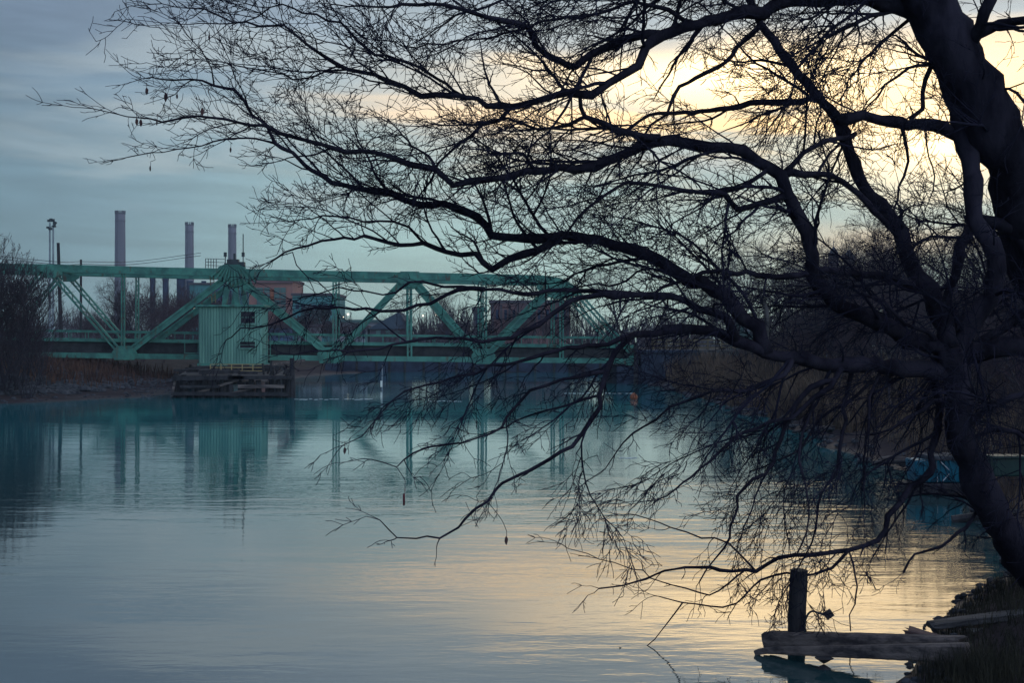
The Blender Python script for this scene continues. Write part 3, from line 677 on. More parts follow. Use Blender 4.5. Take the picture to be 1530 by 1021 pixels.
m = MB(); m.bar(P(118.5, 408, 170), P(121, 408, 170), .1, .5); m.build('transformer', DARKM, o)
m = MB()
for (dv) in (0, 4):
    pts = [P(-20, 381 + dv, 160), P(88, 391.5 + dv, 150), P(121, 391 + dv, 170), P(200, 391 + dv, 185), P(300, 378 + dv, 200)]
    m.tube(spline(pts, 3), [.035] * len(spline(pts, 3)), 4)
tag(m.build('overhead_wire', DARKM), 'pair of thin overhead wires strung past the poles above the bridge', 'wire')
d = 125; p = P(571, 583, 96)
o = empty('marker_post', (P(571, 580, 102).x, 102, 0), 'thin white marker post standing in the water under the middle span', 'marker post')
m = MB(); q = o.location; m.tube([Vector((q.x, 102, -.6)), Vector((q.x, 102, 1.75))], [.05, .045], 8); m.build('shaft', CONCL, o)
m = MB(); m.box((q.x - .05, 102, .42), (.14, .10, .45)); m.build('white_band', WHITE, o)

# evening air: one closed box of thin even haze round the whole scene
m = MB(); m.box((0, 590, 60), (2500, 1300, 126.0)); 
hm = bpy.data.materials.new('haze'); hm.use_nodes = True; hm.node_tree.nodes.clear(); t = NT(hm.node_tree)
v_ = t.n('ShaderNodeVolumePrincipled'); v_.inputs['Color'].default_value = (.62, .70, .90, 1); v_.inputs['Density'].default_value = HAZE; v_.inputs['Anisotropy'].default_value = 0.0
o_ = t.n('ShaderNodeOutputMaterial'); hm.node_tree.links.new(v_.outputs[0], o_.inputs['Volume'])
o = m.build('haze', hm); o['kind'] = 'stuff'; o['label'] = 'thin bluish evening haze in the air'; o['category'] = 'haze'
print('setting done')

# ------------------------------------------------------------------ background bare trees (templates, then copies)
def grow(pos, dirn, length, r0, mbs, level, maxl, rg, spread, trop, nch, sides):
    """one branch and its children; mbs[level] collects the tubes"""
    n = max(3, int(length / (.9 if level == 0 else .5))) if level < 2 else 3
    pts = [pos.copy()]; rad = [r0]; d = dirn.normalized(); p = pos.copy(); kids = []
    for k in range(n):
        d = (d + Vector((rg.gauss(0, .16), rg.gauss(0, .16), rg.gauss(0, .12))) + trop * (.10 if level else .03)).normalized()
        p = p + d * (length / n); pts.append(p.copy()); rad.append(max(r0 * (1 - .82 * (k + 1) / n), .006)); kids.append((p.copy(), d.copy(), rad[-1], (k + 1) / n))
    mbs[level].tube(pts, rad, sides[level], cap=False)
    if level >= maxl: return
    for j in range(nch[level]):
        f = rg.uniform(.25 if level == 0 else .15, 1.0) ** .8; i = min(n - 1, int(f * n)); q, dd, rr, _ = kids[i]
        ax = dd.cross(Vector((rg.uniform(-1, 1), rg.uniform(-1, 1), rg.uniform(-1, 1)))).normalized()
        nd = Matrix.Rotation(rg.uniform(spread[0], spread[1]), 3, ax) @ dd
        grow(q, nd, length * rg.uniform(.32, .62) * (1.15 - .55 * f), min(rr * .75, r0 * .5) + .004, mbs, level + 1, maxl, rg, spread, trop, nch, sides)
def bare_tree(seed, h, r, nch=(16, 9, 6, 3), stems=1, spread=(.45, 1.05), trop=Vector((0, 0, 1)), mt=None, mc=None, name='bare_tree', label='', cat='tree', rmin=None):
    rg = random.Random(seed); mbs = [MB() for _ in range(5)]
    for s in range(stems):
        a = rg.uniform(0, 6.28); q = Vector((math.cos(a), math.sin(a), 0)) * (0 if stems == 1 else rg.uniform(.1, .5) * (h / 6))
        dn = Vector((math.cos(a) * .25 * (stems > 1) + rg.gauss(0, .07), math.sin(a) * .25 * (stems > 1) + rg.gauss(0, .07), 1))
        grow(q, dn, h * rg.uniform(.78, 1.0), r * rg.uniform(.7, 1), mbs, 0, len(nch), rg, spread, trop, nch, (8, 5, 4, 3, 3))
    o = empty(name, (0, 0, 0), label, cat)
    t = MB(); t.v = mbs[0].v; t.f = mbs[0].f; b0 = len(t.v); t.v = t.v + mbs[1].v; t.f = t.f + [tuple(i + b0 for i in f) for f in mbs[1].f]
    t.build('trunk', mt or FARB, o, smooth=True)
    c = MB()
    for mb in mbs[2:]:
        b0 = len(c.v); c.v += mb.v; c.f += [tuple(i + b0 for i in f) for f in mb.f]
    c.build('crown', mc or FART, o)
    return o
TPL = [bare_tree(11, 11, .19, label='bare tree'), bare_tree(12, 13, .22, label='bare tree'), bare_tree(13, 10, .15, stems=2, nch=(12, 8, 6, 3), label='bare tree'), bare_tree(14, 12, .17, stems=2, nch=(12, 8, 6, 3), label='bare tree')]
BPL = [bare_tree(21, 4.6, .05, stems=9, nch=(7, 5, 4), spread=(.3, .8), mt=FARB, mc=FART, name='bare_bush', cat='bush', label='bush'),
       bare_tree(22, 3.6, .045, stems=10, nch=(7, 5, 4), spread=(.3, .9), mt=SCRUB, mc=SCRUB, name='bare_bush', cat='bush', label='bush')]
used = set()
def put(src, u, d, h_scale, label, group, rz=None, x=None):
    if x is None: x = (u - 765) / F * d
    z = g1(x, d) - .1; rz = rnd.uniform(0, 6.28) if rz is None else rz
    if src.name not in used:
        used.add(src.name); src.location = (x, d, z); src.rotation_euler = (0, 0, rz); src.scale = (h_scale,) * 3 if not isinstance(h_scale, tuple) else h_scale
        src['label'] = label; src['group'] = group; return src
    return place(src, (x, d, z), rz, h_scale, label, group)
# the single round tree beside the tallest stack, and neighbours behind the left span
G1 = 'bare trees beyond the bridge'
put(TPL[2], 172, 168, (1.05, 1.05, .88), 'broad bare tree just below the tallest smokestack, behind the first bridge post', G1)
put(TPL[0], 205, 176, .80, 'smaller bare tree beside the broad one, seen past the paired bridge post', G1)
put(TPL[1], 148, 190, .62, 'low bare tree between the thin pole and the broad tree', G1)
for u in (480, 452):
    pass
put(TPL[3], 640, 205, .72, 'bare tree filling the gap just past the tall middle post of the bridge', G1)
put(TPL[0], 668, 215, .78, 'bare tree behind the brace that descends from the tall middle post', G1)
put(TPL[2], 700, 240, .70, 'thin bare tree beside the narrow stair tower', G1)
put(TPL[1], 590, 250, .60, 'bare tree rising behind the ridge of the slate-roofed house', G1)
put(TPL[2], 548, 300, .62, 'faint bare tree above the low pale shed', G1)
put(TPL[0], 880, 190, .88, 'bare tree just past the rounded bridge corner', G1)
# evergreen-like dense dark tree by the teal building
rg = random.Random(5); p = P(463, 470, 262)
o = empty('round_tree', (p.x, 262, 2.2), 'dense dark round-headed tree in front of the teal building', 'tree')
m = MB(); m.tube([Vector((p.x, 262, 2.2)), Vector((p.x + .2, 262, 5)), Vector((p.x + .4, 262, 8))], [.3, .24, .12], 8)
for k in range(9): 
    a = rg.uniform(0, 6.28); m.tube([Vector((p.x + .2, 262, 4 + .3 * k)), Vector((p.x + .2 + 2.2 * math.cos(a), 262 + 2.2 * math.sin(a), 6 + .4 * k))], [.1, .03], 5)
m.build('trunk', FARB, o)
m = MB()
for k in range(2600):
    cl = rg.choice(((-1.6, 0, 6.6, 1.9), (1.5, .3, 7.4, 2.1), (.2, -.8, 9.0, 1.8), (2.6, .5, 9.3, 1.3), (-.6, .6, 5.2, 1.7), (3.3, 0, 6.4, 1.4)))
    v = Vector((rg.gauss(0, 1), rg.gauss(0, 1), rg.gauss(0, 1))).normalized() * cl[3] * rg.uniform(.3, 1.05) ** .6
    c_ = Vector((p.x + cl[0], 262 + cl[1], cl[2])) + v; e = Vector((rg.gauss(0, 1), rg.gauss(0, 1), rg.gauss(0, 1))).normalized() * .3; g_ = e.cross(Vector((rg.gauss(0, 1), rg.gauss(0, 1), 1))).normalized() * .16
    i = len(m.v); m.v += [c_ - e, c_ + g_, c_ + e, c_ - g_]; m.f.append((i, i+1, i+2, i+3))
m.build('crown', mat('evergreen_leaf', (.040, .050, .062), .8, (.022, .028, .04), .6), o)

# wooded far right bank: rows of bare trees behind the leaning tree
G2 = 'bare trees on the wooded bank'
for i in range(84):
    d = rnd.choice((62, 72, 84, 98, 112, 128, 140, 158, 178)) + rnd.uniform(-5, 5)
    u = rnd.uniform(905, 1560); x = (u - 765) / F * d
    s = float(shore_dist(np.array([x]), np.array([d]))[0])
    if s < 5 or (abs(d - 121) < 6 and x < 40): continue
    h = rnd.uniform(.62, 1.0) * (d / 130) ** .6
    put(TPL[i % 4], u, d, h, 'bare grey tree in the dense tangle of the wooded bank behind the leaning dark tree', G2)
G3 = 'leafless bushes along the wooded bank'
for i in range(44):
    d = rnd.uniform(42, 116); s0 = np.interp(d, [31, 49, 75, 98, 116], [9.5, 11, 11.2, 11, 13]); x = s0 + rnd.uniform(4.5, 15)
    u = 765 + x / d * F
    if u > 1640: continue
    put(BPL[i % 2], 0, d, rnd.uniform(.42, .85), 'leafless twiggy bush on the muddy slope of the wooded bank', G3, x=x)
for i in range(18):
    d = rnd.uniform(124, 175); u = rnd.uniform(860, 1380)
    put(BPL[i % 2], u, d, rnd.uniform(.7, 1.1), 'leafless bush in the thicket behind the abutment and the yellow rail fence', 'bushes behind the abutment')
for i in range(26):
    d = rnd.uniform(22, 44); s0 = np.interp(d, [19, 31, 49], [7.2, 9.6, 11.1]); x = s0 + rnd.uniform(1.5, 7)
    if (x / d) * F > 860: continue
    put(BPL[i % 2], 0, d, rnd.uniform(.28, .62), 'leafless bramble bush on the slope right behind the leaning trunk', 'brambles behind the leaning trunk', x=x)
for i in range(30):
    d = rnd.uniform(26, 60); s0 = np.interp(d, [19, 31, 49, 75], [7.2, 9.6, 11.1, 11.2]); x = s0 + rnd.uniform(1.5, 10)
    if (x / d) * F > 880: continue
    put(TPL[i % 4], 0, d, rnd.uniform(.22, .46), 'slim bare sapling on the slope behind the leaning trunk', 'saplings behind the leaning trunk', x=x)
# large bush thicket on the near left bank
G4 = 'large leafless bushes on the river bend'
for (u, d, s) in ((-60, 82, 1.75), (-5, 83, 1.7), (30, 86, 1.30), (-40, 90, 1.9), (8, 92, 1.45), (52, 93, .85), (-85, 80, 1.5), (18, 84, 1.05), (-20, 80, .9), (40, 81.5, .9), (-30, 84, 1.8), (60, 88, .8), (12, 88, 1.6), (28, 95, 1.5)):
    put(BPL[0], u, d, s * .84, 'large leafless bush crowding the bend of the near bank, covering the end of the bridge', G4)
# brown scrub slope behind the left span
G5 = 'brown scrub behind the span'
for i in range(46):
    d = rnd.uniform(190, 270); u = rnd.uniform(125, 330)
    put(BPL[1], u, d, rnd.uniform(1.2, 1.9) * (.75 if u < 195 else 1.2) * d / 240, 'purplish brown leafless scrub below the short navy stacks', G5)
for i in range(34):
    d = rnd.uniform(180, 245); u = rnd.uniform(395, 870)
    put(BPL[i % 2], u, d, rnd.uniform(.7, 1.25), 'low leafless bush between the bridge railing and the far buildings', 'bushes in front of the far buildings')
for s_ in TPL + BPL: assert s_.name in used

for i in range(14):
    d = rnd.uniform(124, 160); u = rnd.uniform(190, 305)
    put(BPL[1], u, d, rnd.uniform(.28, .5), 'low rusty leafless bush on the far bank under the span beside the control house', 'bushes under the span')
# far treeline on the horizon, one mass
m = MB(); rg = random.Random(31)
for k in range(5200):
    d = rg.uniform(420, 640); u = rg.uniform(-120, 1660); x = (u - 765) / F * d; hh = rg.uniform(6, 11) * (1 + .35 * math.sin(u * .021) + .25 * math.sin(u * .057 + 1))
    b_ = Vector((x, d, 2)); lean = Vector((rg.uniform(-.35, .35) * hh, 0, hh)); m.tube([b_, b_ + lean * .6 + Vector((rg.uniform(-.4, .4), 0, 0)), b_ + lean], [.22, .14, .04], 3, cap=False)
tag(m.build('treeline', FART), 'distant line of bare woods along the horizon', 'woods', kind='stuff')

# ------------------------------------------------------------------ reeds, riprap, mud debris
def blades(n, place_fn, hfn, wfn, m_, name, label, cat, seed):
    rg = random.Random(seed); mb = MB()
    for _ in range(n):
        x, y = place_fn(rg)
        if x is None: continue
        z = g1c(x, y); h = hfn(rg, x, y); a = rg.uniform(-.35, .35); b_ = rg.uniform(-.35, .35); ww = wfn(y); ang = rg.uniform(0, 3.14); cx, cy = math.cos(ang) * ww, math.sin(ang) * ww
        i = len(mb.v); p = Vector((x, y, z - .05)); q = p + Vector((a * h * .35, b_ * h * .35, h * .6)); t = p + Vector((a * h, b_ * h, h))
        mb.v += [p + Vector((cx, cy, 0)), p - Vector((cx, cy, 0)), q + Vector((cx, cy, 0)) * .8, q - Vector((cx, cy, 0)) * .8, t]
        mb.f += [(i, i+1, i+3, i+2), (i+2, i+3, i+4)]
    return tag(mb.build(name, m_), label, cat, kind='stuff')
_cg = {}
def g1c(x, y):
    k = (round(x * 4), round(y * 4))
    if k not in _cg: _cg[k] = g1(k[0] / 4, k[1] / 4)
    return _cg[k]
def pl_left(rg):
    y = rg.uniform(90, 122); x = rg.uniform(-52, -25); 
    s = -21.5 - x if y < 90 else -23 - x
    return (x, y) if s > 3.5 + rg.uniform(0, 5) else (None, None)
blades(9000, pl_left, lambda rg, x, y: rg.uniform(.5, 1.35), lambda y: .035, REED, 'reeds', 'reddish brown reeds along the bank below the span beside the control house', 'reeds', 3)
def pl_right(rg):
    y = 46 + 71 * rg.random() ** 1.2
    if mnoise.noise(Vector((rg.random() * .3, y * .16, 3.1))) < -.12 and rg.random() < .75: return None, None
    x = float(np.interp(y, [31, 49, 75, 98, 116], [9.5, 11, 11.2, 11, 12.4])) + .2 + 9 * rg.random() ** 1.4; return (x, y)
blades(15000, pl_right, lambda rg, x, y: rg.uniform(.35, 1.9) * (1 if y > 80 else .7) * (1 + .7 * mnoise.noise(Vector((x * .3, y * .2, 0)))), lambda y: .028, REEDR, 'reeds', 'tan dry reeds on the bank between the abutment and the leaning tree', 'reeds', 4)
def pl_r2(rg):
    y = rg.uniform(22, 52); x = float(np.interp(y, [19, 31, 49], [7.2, 9.6, 11.1])) + rg.uniform(.4, 7); return (x, y)
blades(6000, pl_r2, lambda rg, x, y: rg.uniform(.2, .8), lambda y: .012, REEDR, 'dead_grass', 'dead grass on the slope behind the leaning trunk', 'grass', 8)
def pl_near(rg):
    y = rg.uniform(10.5, 19); x = float(np.interp(y, [9, 11, 13.4, 15.8, 18.6, 20.5], [0.2, 2.8, 3.85, 4.6, 6.1, 7.1])) + rg.uniform(.12, 3.2) ** 1.0; return (x, y)
blades(15000, pl_near, lambda rg, x, y: rg.uniform(.06, .24), lambda y: .0045, GRASS, 'grass', 'dark tangled grass on the near bank around the broken planks', 'grass', 5)
m = MB(); rg = random.Random(9)
def rock(mb, c, r):
    i0 = len(mb.v); rows = 4; seg = 7
    mb.v.append(Vector(c) + Vector((0, 0, -r * .6)))
    for a in range(1, rows):
        for b_ in range(seg):
            th = math.pi * a / rows; ph = 6.283 * b_ / seg; rr = r * rg.uniform(.7, 1.15)
            mb.v.append(Vector(c) + Vector((rr * math.sin(th) * math.cos(ph), rr * math.sin(th) * math.sin(ph) * .8, -rr * .62 * math.cos(th))))
    mb.v.append(Vector(c) + Vector((0, 0, r * .6))); top = len(mb.v) - 1
    for b_ in range(seg):
        mb.f.append((i0, i0 + 1 + (b_ + 1) % seg, i0 + 1 + b_)); k = i0 + 1 + (rows - 2) * seg; mb.f.append((top, k + b_, k + (b_ + 1) % seg))
    for a in range(rows - 2):
        for b_ in range(seg):
            k = i0 + 1 + a * seg; mb.f.append((k + b_, k + (b_ + 1) % seg, k + seg + (b_ + 1) % seg, k + seg + b_))
for k in range(1500):
    y = rg.uniform(82, 116); x = (-21.5 if y < 90 else -23) - rg.uniform(4.0, 11.5) - max(0, 88 - y) * .6; rock(m, (x, y, g1c(x, y) + .04), rg.uniform(.12, .42))
for k in range(160):
    y = rg.uniform(78, 110); x = (-21.5 if y < 90 else -23) - rg.uniform(.2, 4) - max(0, 88 - y) * .6; rock(m, (x, y, g1c(x, y)), rg.uniform(.06, .2))
tag(m.build('riprap', ROCK), 'grey broken stone riprap above the mud beside the timber pier', 'stones', kind='stuff')
m = MB()
for k in range(240):
    y = rg.uniform(11.5, 22); x = float(np.interp(y, [9, 11, 13.4, 15.8, 18.6, 20.5, 31], [0.2, 2.8, 3.85, 4.6, 6.1, 7.1, 9.5])) + rg.uniform(-.15, .35) ; rock(m, (x, y, g1c(x, y) + .01), rg.uniform(.02, .075))
for k in range(520):
    y = rg.uniform(20, 112); x = 0
    for xx in np.arange(6.0, 15.5, .4):
        if g1c(xx, y) > .02: x = xx; break
    if x: rock(m, (x + rg.uniform(-.5, .8), y, max(g1c(x, y), 0) + .01), rg.uniform(.03, .10) * (1 + y / 50))
tag(m.build('pebbles', ROCK), 'small wet stones strewn along the muddy waterline of the wooded bank', 'stones', kind='stuff')
for k in range(16):
    y = rg.uniform(24, 100); x = 0
    for xx in np.arange(6.0, 15.5, .4):
        if g1c(xx, y) > .05: x = xx; break
    if not x: continue
    mb = MB(); a = rg.uniform(-1.2, 1.2); L = rg.uniform(.5, 1.6) * (1 + y / 90); c_ = Vector((x + rg.uniform(-.2, .5), y, max(g1c(x, y), 0) + .06)); dv = Vector((math.cos(a), math.sin(a) * .6, rg.uniform(-.05, .12))) * L / 2
    r = rg.uniform(.03, .08); mb.tube([c_ - dv, c_ - dv * .3 + Vector((0, 0, .04)), c_ + dv * .4, c_ + dv], [r, r * 1.1, r * .8, r * .4], 7, gnarl=.3)
    tag(mb.build('driftwood', LOG if k % 2 else TIMB), 'grey driftwood branch stranded on the muddy waterline of the wooded bank', 'driftwood', 'driftwood along the wooded bank')
# thin foam lines drifting on the water, seen edge on
m = MB()
for (u0, u1, v) in ((150, 250, 589), (440, 560, 597), (843, 948, 588), (640, 690, 600), (1278, 1330, 656), (926, 952, 685), (1290, 1318, 661)):
    for k in range(16):
        a = u0 + (u1 - u0) * k / 16; d = CZ * F / (v + rg.uniform(-.5, .5) - HZ)
        if rg.random() < .10: continue
        p = P(a, v, d); q = P(a + (u1 - u0) / 16 * rg.uniform(.5, 1.1), v, d); p.z = q.z = .004; w_ = Vector((0, d * .004 * rg.uniform(.4, 1), 0)); i = len(m.v)
        h = Vector((0, 0, .005)); m.v += [p - w_, q - w_, q + w_, p + w_, p - w_ + h, q - w_ + h, q + w_ + h, p + w_ + h]
        m.f += [(i+4, i+5, i+6, i+7), (i, i+1, i+5, i+4), (i+1, i+2, i+6, i+5), (i+2, i+3, i+7, i+6), (i+3, i, i+4, i+7)]
tag(m.build('foam', FOAM), 'thin pale foam lines drifting on the still water', 'foam', kind='stuff')
o = empty('float', (P(947, 594, 84).x, 84, 0), 'small rusty orange float on the water below the bridge abutment', 'float')
m = MB(); m.lathe(o.location, [(.06, -.1), (.20, 0), (.24, .14), (.16, .3), (.05, .38)], 12); m.build('body', ORANGE, o, smooth=True)
m = MB(); m.tube([o.location + Vector((0, 0, .38)), o.location + Vector((.02, 0, .5))], [.02, .02], 6); m.build('eye', DARKM, o)

def pl_tuft(rg):
    return (rg.gauss(4.25, .22), rg.gauss(13.05, .30))
blades(1600, pl_tuft, lambda rg, x, y: rg.uniform(.10, .36), lambda y: .0045, GRASS, 'grass', 'rank dark grass tuft over the landward end of the beams', 'grass', 15)
# ------------------------------------------------------------------ things on the near right bank
# blue bin on the mud with cord lashed round it
d = 30.5; a = P(1366, 722, d); b_ = P(1440, 688, d)
o = empty('plastic_bin', ((a.x + b_.x) / 2, d + .3, a.z), 'bright blue plastic bin lashed with pale cord at the foot of the leaning trunk', 'bin')
m = MB(); cx = (a.x + b_.x) / 2; wv = (b_.x - a.x) / 2; h = b_.z - a.z
m.quad_box([(cx - wv * .92, d, a.z), (cx + wv, d, a.z), (cx + wv, d + .7, a.z), (cx - wv * .92, d + .7, a.z), (cx - wv, d - .05, a.z + h), (cx + wv * .9, d - .05, a.z + h), (cx + wv * .9, d + .75, a.z + h), (cx - wv, d + .75, a.z + h)])
m.build('tub', BLUE, o, bevel=.04)
m = MB()
for q in (-.62, -.1, .4): m.bar((cx + q * wv, d - .05, a.z + .03), (cx + q * wv, d - .09, a.z + h), .04, .03)
m.build('rib', BLUE, o)
m = MB(); m.box((cx + .16, d + .33, a.z + h + .05), (wv * 1.5, .9, .10), .06); m.build('lid', ROCK, o, bevel=.02)
m = MB(); y = d - .07
for (p, q) in (((.02, .95), (.45, .5)), ((.45, .5), (.12, .1)), ((-.12, .98), (-.10, .05)), ((.8, .35), (.95, .02))): m.tube([Vector((cx + p[0] * wv, y, a.z + h * p[1])), Vector((cx + q[0] * wv, y, a.z + h * q[1]))], [.011, .011], 6)
m.build('cord', CORD, o)
m = MB(); m.box((cx - .1, d + .25, a.z - .12), (wv * 2.3, .9, .22), .03); tag(m.build('dark_skid', LOGD, bevel=.02), 'dark wooden skid lying under the blue plastic bin', 'skid')
a = P(1487, 714, 26.5); o = empty('plastic_crate', (a.x + .3, 26.8, a.z), 'dark green plastic crate half hidden behind the leaning trunk', 'crate')
m = MB(); m.box((a.x + .3, 26.8, a.z + .18), (.62, .5, .34)); m.build('body', DGREEN, o, bevel=.03)
m = MB(); m.box((a.x + .3, 26.8, a.z + .37), (.68, .56, .05)); m.build('rim', DGREEN, o, bevel=.01)
# wrecked timber staging
def log(pts, r0, r1, name, m_, label, cat, flat=.72, seed=1, splint=True, sq=.9):
    rg = random.Random(seed); sp_ = spline(pts, .06); n = len(sp_); mb = MB(); sides = 20; i0 = 0
    ph = [rg.uniform(.93, 1.06) for _ in range(sides)]
    for k, p in enumerate(sp_):
        t = (sp_[min(k+1, n-1)] - sp_[max(k-1, 0)]).normalized(); s_ = t.cross(Vector((0, 0, 1))).normalized(); u_ = s_.cross(t); r = r0 + (r1 - r0) * k / (n - 1)
        for j in range(sides):
            a = 6.283 * j / sides; q = r * (ph[j] + rg.uniform(-.025, .025)); off = t * (rg.uniform(-.035, .04) if splint and k in (0, n - 1) else 0)
            ca, sa = math.cos(a), math.sin(a); e = 1 / max(abs(ca), abs(sa)) ** sq
            mb.v.append(p + off + s_ * (ca * q * e * flat) + u_ * (sa * q * e))
    for k in range(n - 1):
        for j in range(sides):
            j2 = (j + 1) % sides; mb.f.append((k*sides + j, k*sides + j2, (k+1)*sides + j2, (k+1)*sides + j))
    mb.f.append(tuple(range(sides - 1, -1, -1))); mb.f.append(tuple(range((n-1)*sides, n*sides)))
    return tag(mb.build(name, m_, fix=True), label, cat)
log([P(1146, 956, 14.86), P(1240, 959, 14.44), P(1340, 962, 14.02), P(1440, 965, 13.66)], .085, .085, 'timber_beam', LOG, 'upper grey squared beam lying against the upright pile over the water', 'beam', seed=3)
log([P(1129, 977, 14.69), P(1147, 973, 14.60), P(1220, 974, 14.28), P(1300, 975, 13.94), P(1380, 976, 13.61), P(1446, 977, 13.36)], .030, .098, 'timber_beam', LOG, 'lower split beam with a pointed end just above the water', 'beam', seed=5, splint=False)
o = log([P(1191, 1080, 14.75), P(1190, 960, 14.75), P(1192, 900, 14.72), P(1194, 852, 14.7)][:4], .095, .085, 'wooden_pile', LOGD, 'tall upright dark pile standing in the water behind the beams', 'pile', flat=1.0, seed=7, splint=False, sq=.25)
log([P(1231, 1090, 14.06), P(1231, 1030, 14.06), P(1231, 984, 14.06)], .095, .095, 'wooden_pile', LOGD, 'short stub of a pile under the beams', 'pile', flat=1.0, seed=8, splint=False, sq=.25)
o = empty('bent_rod', P(1204, 950, 14.7), 'bent rusty rod with a square block at its end beside the upright pile', 'rod')
m = MB(); pts = [P(1205, 962, 14.6), P(1203, 945, 14.62), P(1203, 930, 14.62), P(1207, 919, 14.6), P(1214, 914, 14.58), P(1224, 917, 14.56), P(1233, 920, 14.55)]; pts = spline(pts, .02); m.tube(pts, [.011] * len(pts), 7); m.build('rod', DARKM, o, smooth=True)
m = MB(); c_ = P(1238, 919, 14.55); m.bar(c_ + Vector((-.035, 0, -.022)), c_ + Vector((.035, 0, .026)), .05, .075, (0, 1, 0)); m.build('end_block', LOGD, o)
log([P(1392, 935, 15.1), P(1460, 926, 15.2), P(1540, 917, 15.4), P(1640, 908, 15.6)], .036, .042, 'plank', PLANK, 'long grey weathered plank reaching from the grass, highest of the pile', 'plank', flat=3.0, seed=11)
log([P(1450, 946, 15.0), P(1560, 940, 15.1), P(1660, 936, 15.1)], .03, .034, 'plank', PLANK, 'grey plank lying in the grass under the highest plank', 'plank', flat=3.2, seed=14)
log([P(1357, 944, 14.55), P(1384, 953, 14.42), P(1416, 963, 14.28)], .045, .05, 'broken_plank', REDPL, 'splintered reddish plank lying across the end of the beams', 'plank', flat=1.6, seed=12)

# ------------------------------------------------------------------ the great leaning tree
tree = empty('leaning_tree', (6.6, 17.0, 0.2), 'huge dark leafless tree leaning over the water, its limbs and twigs spreading across the scene', 'tree')
LIMBS = []   # (list of world points, radii)
def limb(px, w0, w1, d0=None, drift=0.0, name='limb', step=.12, dens=1.0, sides=9, m_=None, bias=None, twigs=True):
    """px: photograph pixels from base to tip; depth starts where the parent limb passes and drifts by metres"""
    snap = None
    if d0 is None:
        best = (1e9, 15, None)
        for pts, rad, _, _ in LIMBS:
            for p in pts:
                uu = 765 + p.x / p.y * F; vv = HZ + (CZ - p.z) / p.y * F; q = (uu - px[0][0]) ** 2 + (vv - px[0][1]) ** 2
                if q < best[0]: best = (q, p.y, p)
        d0 = best[1]; snap = best[2] if best[0] < 60 ** 2 else None
    n = len(px); L = [0.0]
    for a, b_ in zip(px[:-1], px[1:]): L.append(L[-1] + math.hypot(b_[0] - a[0], b_[1] - a[1]))
    pts = [P(u, v, d0 + drift * l / L[-1] + .18 * math.sin(l * .013 + len(LIMBS))) for (u, v), l in zip(px, L)]
    if snap is not None: pts[0] = snap.copy()
    rg = random.Random(len(LIMBS) * 7 + 1)
    pts = spline(pts, .34)
    for k in range(1, len(pts) - 1): pts[k] = pts[k] + Vector((rg.gauss(0, .022), rg.gauss(0, .05), rg.gauss(0, .022)))
    pts = spline(pts, step); N = len(pts)
    # small irregular wander so that no run is a clean arc
    for k in range(1, N - 1):
        pts[k] = pts[k] + Vector((rg.gauss(0, .010), rg.gauss(0, .02), rg.gauss(0, .010)))
    rad = [max((.44 if name == 'trunk' else .375) * (w0 + (w1 - w0) * (k / (N - 1)) ** .8) / F * pts[k].y * rg.uniform(.93, 1.08), .004) for k in range(N)]
    mb = MB(); mb.tube(pts, rad, sides if max(w0, w1) < 20 else 18, cap=True, gnarl=.20 if name == 'trunk' else (.28 if max(w0, w1) >= 20 else .22))
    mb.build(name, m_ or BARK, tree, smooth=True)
    if twigs: LIMBS.append((pts, rad, dens, bias))
    else: LIMBS.append((pts, rad, 0.0, bias))
# trunks
limb([(1580, 930), (1548, 868), (1510, 806), (1478, 750), (1452, 690), (1438, 640), (1430, 590), (1424, 545), (1420, 520)], 66, 44, 16.6, -1.0, 'trunk', sides=18, dens=.55)
limb([(1700, 900), (1655, 740), (1610, 560), (1560, 410), (1522, 300), (1484, 200), (1446, 100), (1392, 10), (1330, -80), (1270, -170)], 122, 74, 17.5, -2.4, 'trunk', sides=20, dens=.6)
# second stem hugging the trunk
limb([(1428, 545), (1440, 500), (1482, 440), (1484, 390), (1466, 330), (1454, 270), (1444, 215), (1424, 150), (1398, 80), (1370, 20)], 40, 34, None, .3, sides=12, dens=.35)
limb([(1640, 650), (1580, 480), (1540, 370), (1500, 338), (1458, 330)], 46, 26, 16.4, -.3, sides=10, dens=.6)
limb([(1458, 330), (1438, 368), (1430, 410), (1424, 450), (1421, 490), (1407, 516), (1397, 540), (1399, 582), (1400, 622), (1390, 676), (1386, 712), (1367, 728), (1345, 753), (1329, 778), (1306, 809), (1268, 826), (1212, 831), (1173, 834), (1134, 850), (1055, 852), (1008, 858), (957, 870), (895, 880)], 24, 3, None, -1.6, sides=10, dens=.6, bias='down')
limb([(1600, 535), (1530, 526), (1462, 520), (1422, 530)], 34, 40, None, 0, sides=12, dens=.3)
limb([(1580, 445), (1530, 466), (1500, 482), (1440, 530)], 18, 20, None, -.4, dens=.5)
# diagonal stem up across the bright sky
limb([(1420, 520), (1404, 465), (1384, 436), (1368, 410), (1355, 380), (1340, 350), (1320, 325), (1300, 300), (1278, 240), (1251, 188), (1228, 159), (1204, 126), (1184, 97), (1157, 59), (1131, 20), (1110, -20), (1095, -70)], 40, 14, None, 1.4, sides=12, dens=.5)
